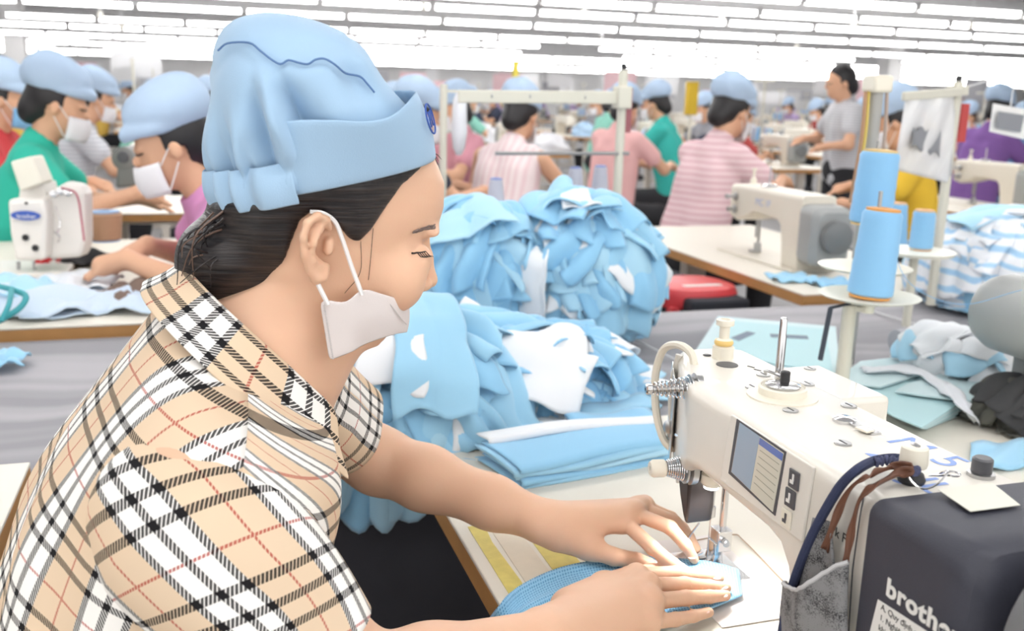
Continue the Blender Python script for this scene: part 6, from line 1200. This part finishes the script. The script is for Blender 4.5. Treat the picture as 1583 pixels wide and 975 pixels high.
def far_heap(seed):
    n, k = 10, 18; P = np.zeros((n, k, 3)); r = np.random.RandomState(seed)
    for i in range(n):
        el = PI/2*(1-i/(n-1))
        for j in range(k): az = 2*PI*j/k; rr_ = 1+.18*math.sin(az*3+seed)+.12*math.sin(az*7+seed*2+el*5)+.1*math.sin(el*9+az*2); P[i, j] = (.20*rr_*math.cos(el)*math.cos(az), .16*rr_*math.cos(el)*math.sin(az), .17*math.sin(el)*(1+.15*math.sin(az*4+seed)))
    o = grid_mesh('cloth_heap', P, LAM, close_u=True, origin=(0, 0, 0)); return o
heaps = [far_heap(s) for s in range(3)]
HM = [('dark navy', cloth('far navy cloth', '#2f3448')), ('white', cloth('far white cloth', '#e8e8ec')), ('black', cloth('far black cloth', '#25262b')), ('pale blue', cloth('far pale blue cloth', '#b4d0ea')), ('grey', cloth('far grey cloth', '#9c9ea6'))]
def lk(proto, p, rz, mset=None):
    o = proto.copy(); COL.objects.link(o); place(o, p, rz)
    if mset is not None: o.material_slots[0].link = 'OBJECT'; o.material_slots[0].material = mset
    return o
rf = random.Random(12); cnt = 0; seen = []; seats = [loc(np.array(o.location)) for o in bpy.data.objects if o.parent is None and o.name.startswith('person') and o is not woman]
for q_ in SPEC: seen.append(py_(q_[0], q_[1], q_[2]))
ROWS = [(-4.3, 1), (-5.9, -1), (-7.4, 1), (-9.0, -1), (-10.6, 1), (-12.4, -1), (-14.4, 1), (-16.6, -1), (-19.2, 1), (-22.2, -1), (-26, 1), (-30.5, -1)]
NAMED = ['front', 'second', 'third', 'fourth', 'fifth', 'sixth', 'seventh', 'eighth', 'ninth', 'tenth', 'eleventh', 'last']
for k, (uu, dr) in enumerate(ROWS):
    stp = 1.35+.09*k; v = -6+(k*.47) % stp; far = 'near' if k < 3 else ('middle' if k < 7 else 'far')
    while v < 40:
        p = np.array([uu, v, 0.]); rz = 0 if dr > 0 else PI
        head = p+np.array([0, 0, 1.2])
        if vis(head, -8) and wld(p)[1] > 4.4:
            clash = min(np.hypot(head[0]-s[0], head[1]-s[1]) for s in seen); tp = p+np.array([0, dr*.55, 0]); x0 = uu
            if any(abs(s_[0]-uu) < 1.05 and abs(s_[1]-tp[1]) < .62 for s_ in seats): v += stp; continue
            tb = lk(far_table, tp, rz); tag(tb, 'cream sewing table with plywood edge in the %s work rows of the hall' % far, 'table', far+' work tables')
            if rf.random() < .85: m_ = lk(far_machine, (uu-.05*dr, v+dr*.62, .78), rz); tag(m_, 'cream sewing machine with grey motor in the %s work rows of the hall' % far, 'sewing machine', far+' row machines')
            if rf.random() < .5: s_ = lk(far_stand, (uu-.42*dr, v+dr*.74, .78), rz); tag(s_, 'cream thread stand with small cones in the %s work rows of the hall' % far, 'thread stand', far+' row thread stands')
            for _h in range(rf.choice((0, 1, 1, 2))):
                hn, hm_ = HM[rf.choice((0, 0, 1, 1, 2, 3, 4))]; hp_ = lk(heaps[rf.randrange(3)], (uu-(.42, -.45)[_h], v+dr*(.50+rf.uniform(-.08, .08)), .78), rf.uniform(0, 6), hm_); tag(hp_, '%s cloth heap on a table in the %s work rows' % (hn, far), 'cloth heap', '%s %s cloth heaps' % (far, hn))
            if clash > .8 and rf.random() < .84:
                sn, sm2 = SHM[rf.randrange(len(SHM))]; o = protos[rf.randrange(3)].copy(); COL.objects.link(o); place(o, p+np.array([rf.uniform(-.08, .08), 0, rf.uniform(-.03, .03)*0]), rz+rf.uniform(-.25, .25))
                for sl in o.material_slots:
                    if sl.material == SHM[0][1]: sl.link = 'OBJECT'; sl.material = sm2
                tag(o, 'person in %s shirt and blue cap seated in the %s work rows' % (sn, far), 'person', 'workers in %s shirts, %s rows' % (sn, far)); seen.append(head); cnt += 1
        v += stp
for o in protos+[far_machine, far_table, far_stand]+heaps: bpy.data.objects.remove(o, do_unlink=True)
print('FAR WORKERS', cnt)

# hanging boards, signal poles and posts among the far rows
rg = random.Random(31); BRD = [('white', mat('white board', srgb('#eeeef0'), rough=.6)), ('grey', mat('grey board', srgb('#b9b9bf'), rough=.6)), ('red', mat('red board', srgb('#cf5a58'), rough=.6)), ('pink', mat('pink board', srgb('#e6c3c8'), rough=.6)), ('green', mat('green board', srgb('#58b98f'), rough=.6)), ('yellow', mat('yellow board', srgb('#e2c44a'), rough=.6))]
for i in range(60):
    Y = rg.uniform(15, 34); px = rg.uniform(20, 1570); q = py_(px, 142, Y); q[2] = rg.uniform(1.30, 1.62); cn, cm = BRD[[0, 0, 1, 0, 3, 1, 1, 0, 3, 0][rg.randrange(10)] if i not in (7, 19) else (2, 4)[i == 7]]; w_b, h_b = rg.uniform(.25, .8), rg.uniform(.18, .42)
    t = thing('hanging_board', cn+' board hung on wires above the far work rows', 'board', q, cn+' hanging boards'); b = MB(); b.box(q+np.array([-.01, -w_b/2, -h_b/2]), q+np.array([.01, w_b/2, h_b/2])); b.build('panel', cm, t, smooth=False)
    b = MB(); b.tube([q+np.array([0, w_b*.4, h_b/2]), q+np.array([0, w_b*.4, 3.06-q[2]])], .004, 4); b.build('wire', FIX, t, smooth=False); b = MB(); b.tube([q+np.array([0, -w_b*.4, h_b/2]), q+np.array([0, -w_b*.4, 3.06-q[2]])], .004, 4); b.build('wire', FIX, t, smooth=False)
for px, py, Y, hx, lab in ((1069, 152, 6.8, '#dcb93c', 'yellow signal pole standing above the striped pink shirt'), (797, 108, 12.0, '#d6c552', 'thin yellow signal pole hanging from the lamps near the ringed crossbar')):
    q = py_(px, py, Y); t = thing('signal_pole', lab, 'pole', (q[0], q[1], 0)); b = MB(); b.cyl((q[0], q[1], 0), (q[0], q[1], q[2]-.10), .012, n=8); b.build('pole', STAND, t); b = MB(); b.box((q[0]-.03, q[1]-.035, q[2]-.11), (q[0]+.03, q[1]+.035, q[2]+.11)); b.build('yellow_sleeve', cloth('signal '+hx, hx), t, smooth=False, bevel=.004)
for i, (px, Y) in enumerate(((1372, 24), (30, 21))):
    q = py_(px, 142, Y); b = MB(); b.box((q[0]-.2, q[1]-.2, 0), (q[0]+.2, q[1]+.2, 3.05)); tag(b.build('pillar', WALL, smooth=False), kind='structure')
# ------------------------------------------------------------------ light level and colour management
SC.view_settings.view_transform = 'Standard'; SC.view_settings.look = 'None'; SC.view_settings.gamma = 1; SC.view_settings.use_curve_mapping = False
SC.view_settings.exposure = 0.45
SC.cycles.use_denoising = True
SC.cycles.max_bounces = 6; SC.cycles.diffuse_bounces = 3; SC.cycles.glossy_bounces = 3; SC.cycles.transmission_bounces = 4; SC.cycles.transparent_max_bounces = 8
SC.cycles.caustics_reflective = False; SC.cycles.caustics_refractive = False; SC.cycles.sample_clamp_indirect = 4
w_ = bpy.data.worlds.new('world'); SC.world = w_; w_.use_nodes = True; w_.node_tree.nodes['Background'].inputs['Color'].default_value = (1, .985, .97, 1); w_.node_tree.nodes['Background'].inputs['Strength'].default_value = 1.0
bpy.context.view_layer.update(); dg_ = bpy.context.evaluated_depsgraph_get()
for o in [x for x in bpy.data.objects if x.type == 'FONT']:          # lettering becomes plain geometry
    me = bpy.data.meshes.new_from_object(o.evaluated_get(dg_)); n = bpy.data.objects.new('tmp', me); COL.objects.link(n); n.parent = o.parent; n.matrix_local = o.matrix_local.copy(); nm = o.name; m0 = o.data.materials[0]
    bpy.data.objects.remove(o, do_unlink=True); n.name = nm
    if not len(me.materials): me.materials.append(m0)
for o in list(bpy.data.objects):
    if '_org' in o: del o['_org']
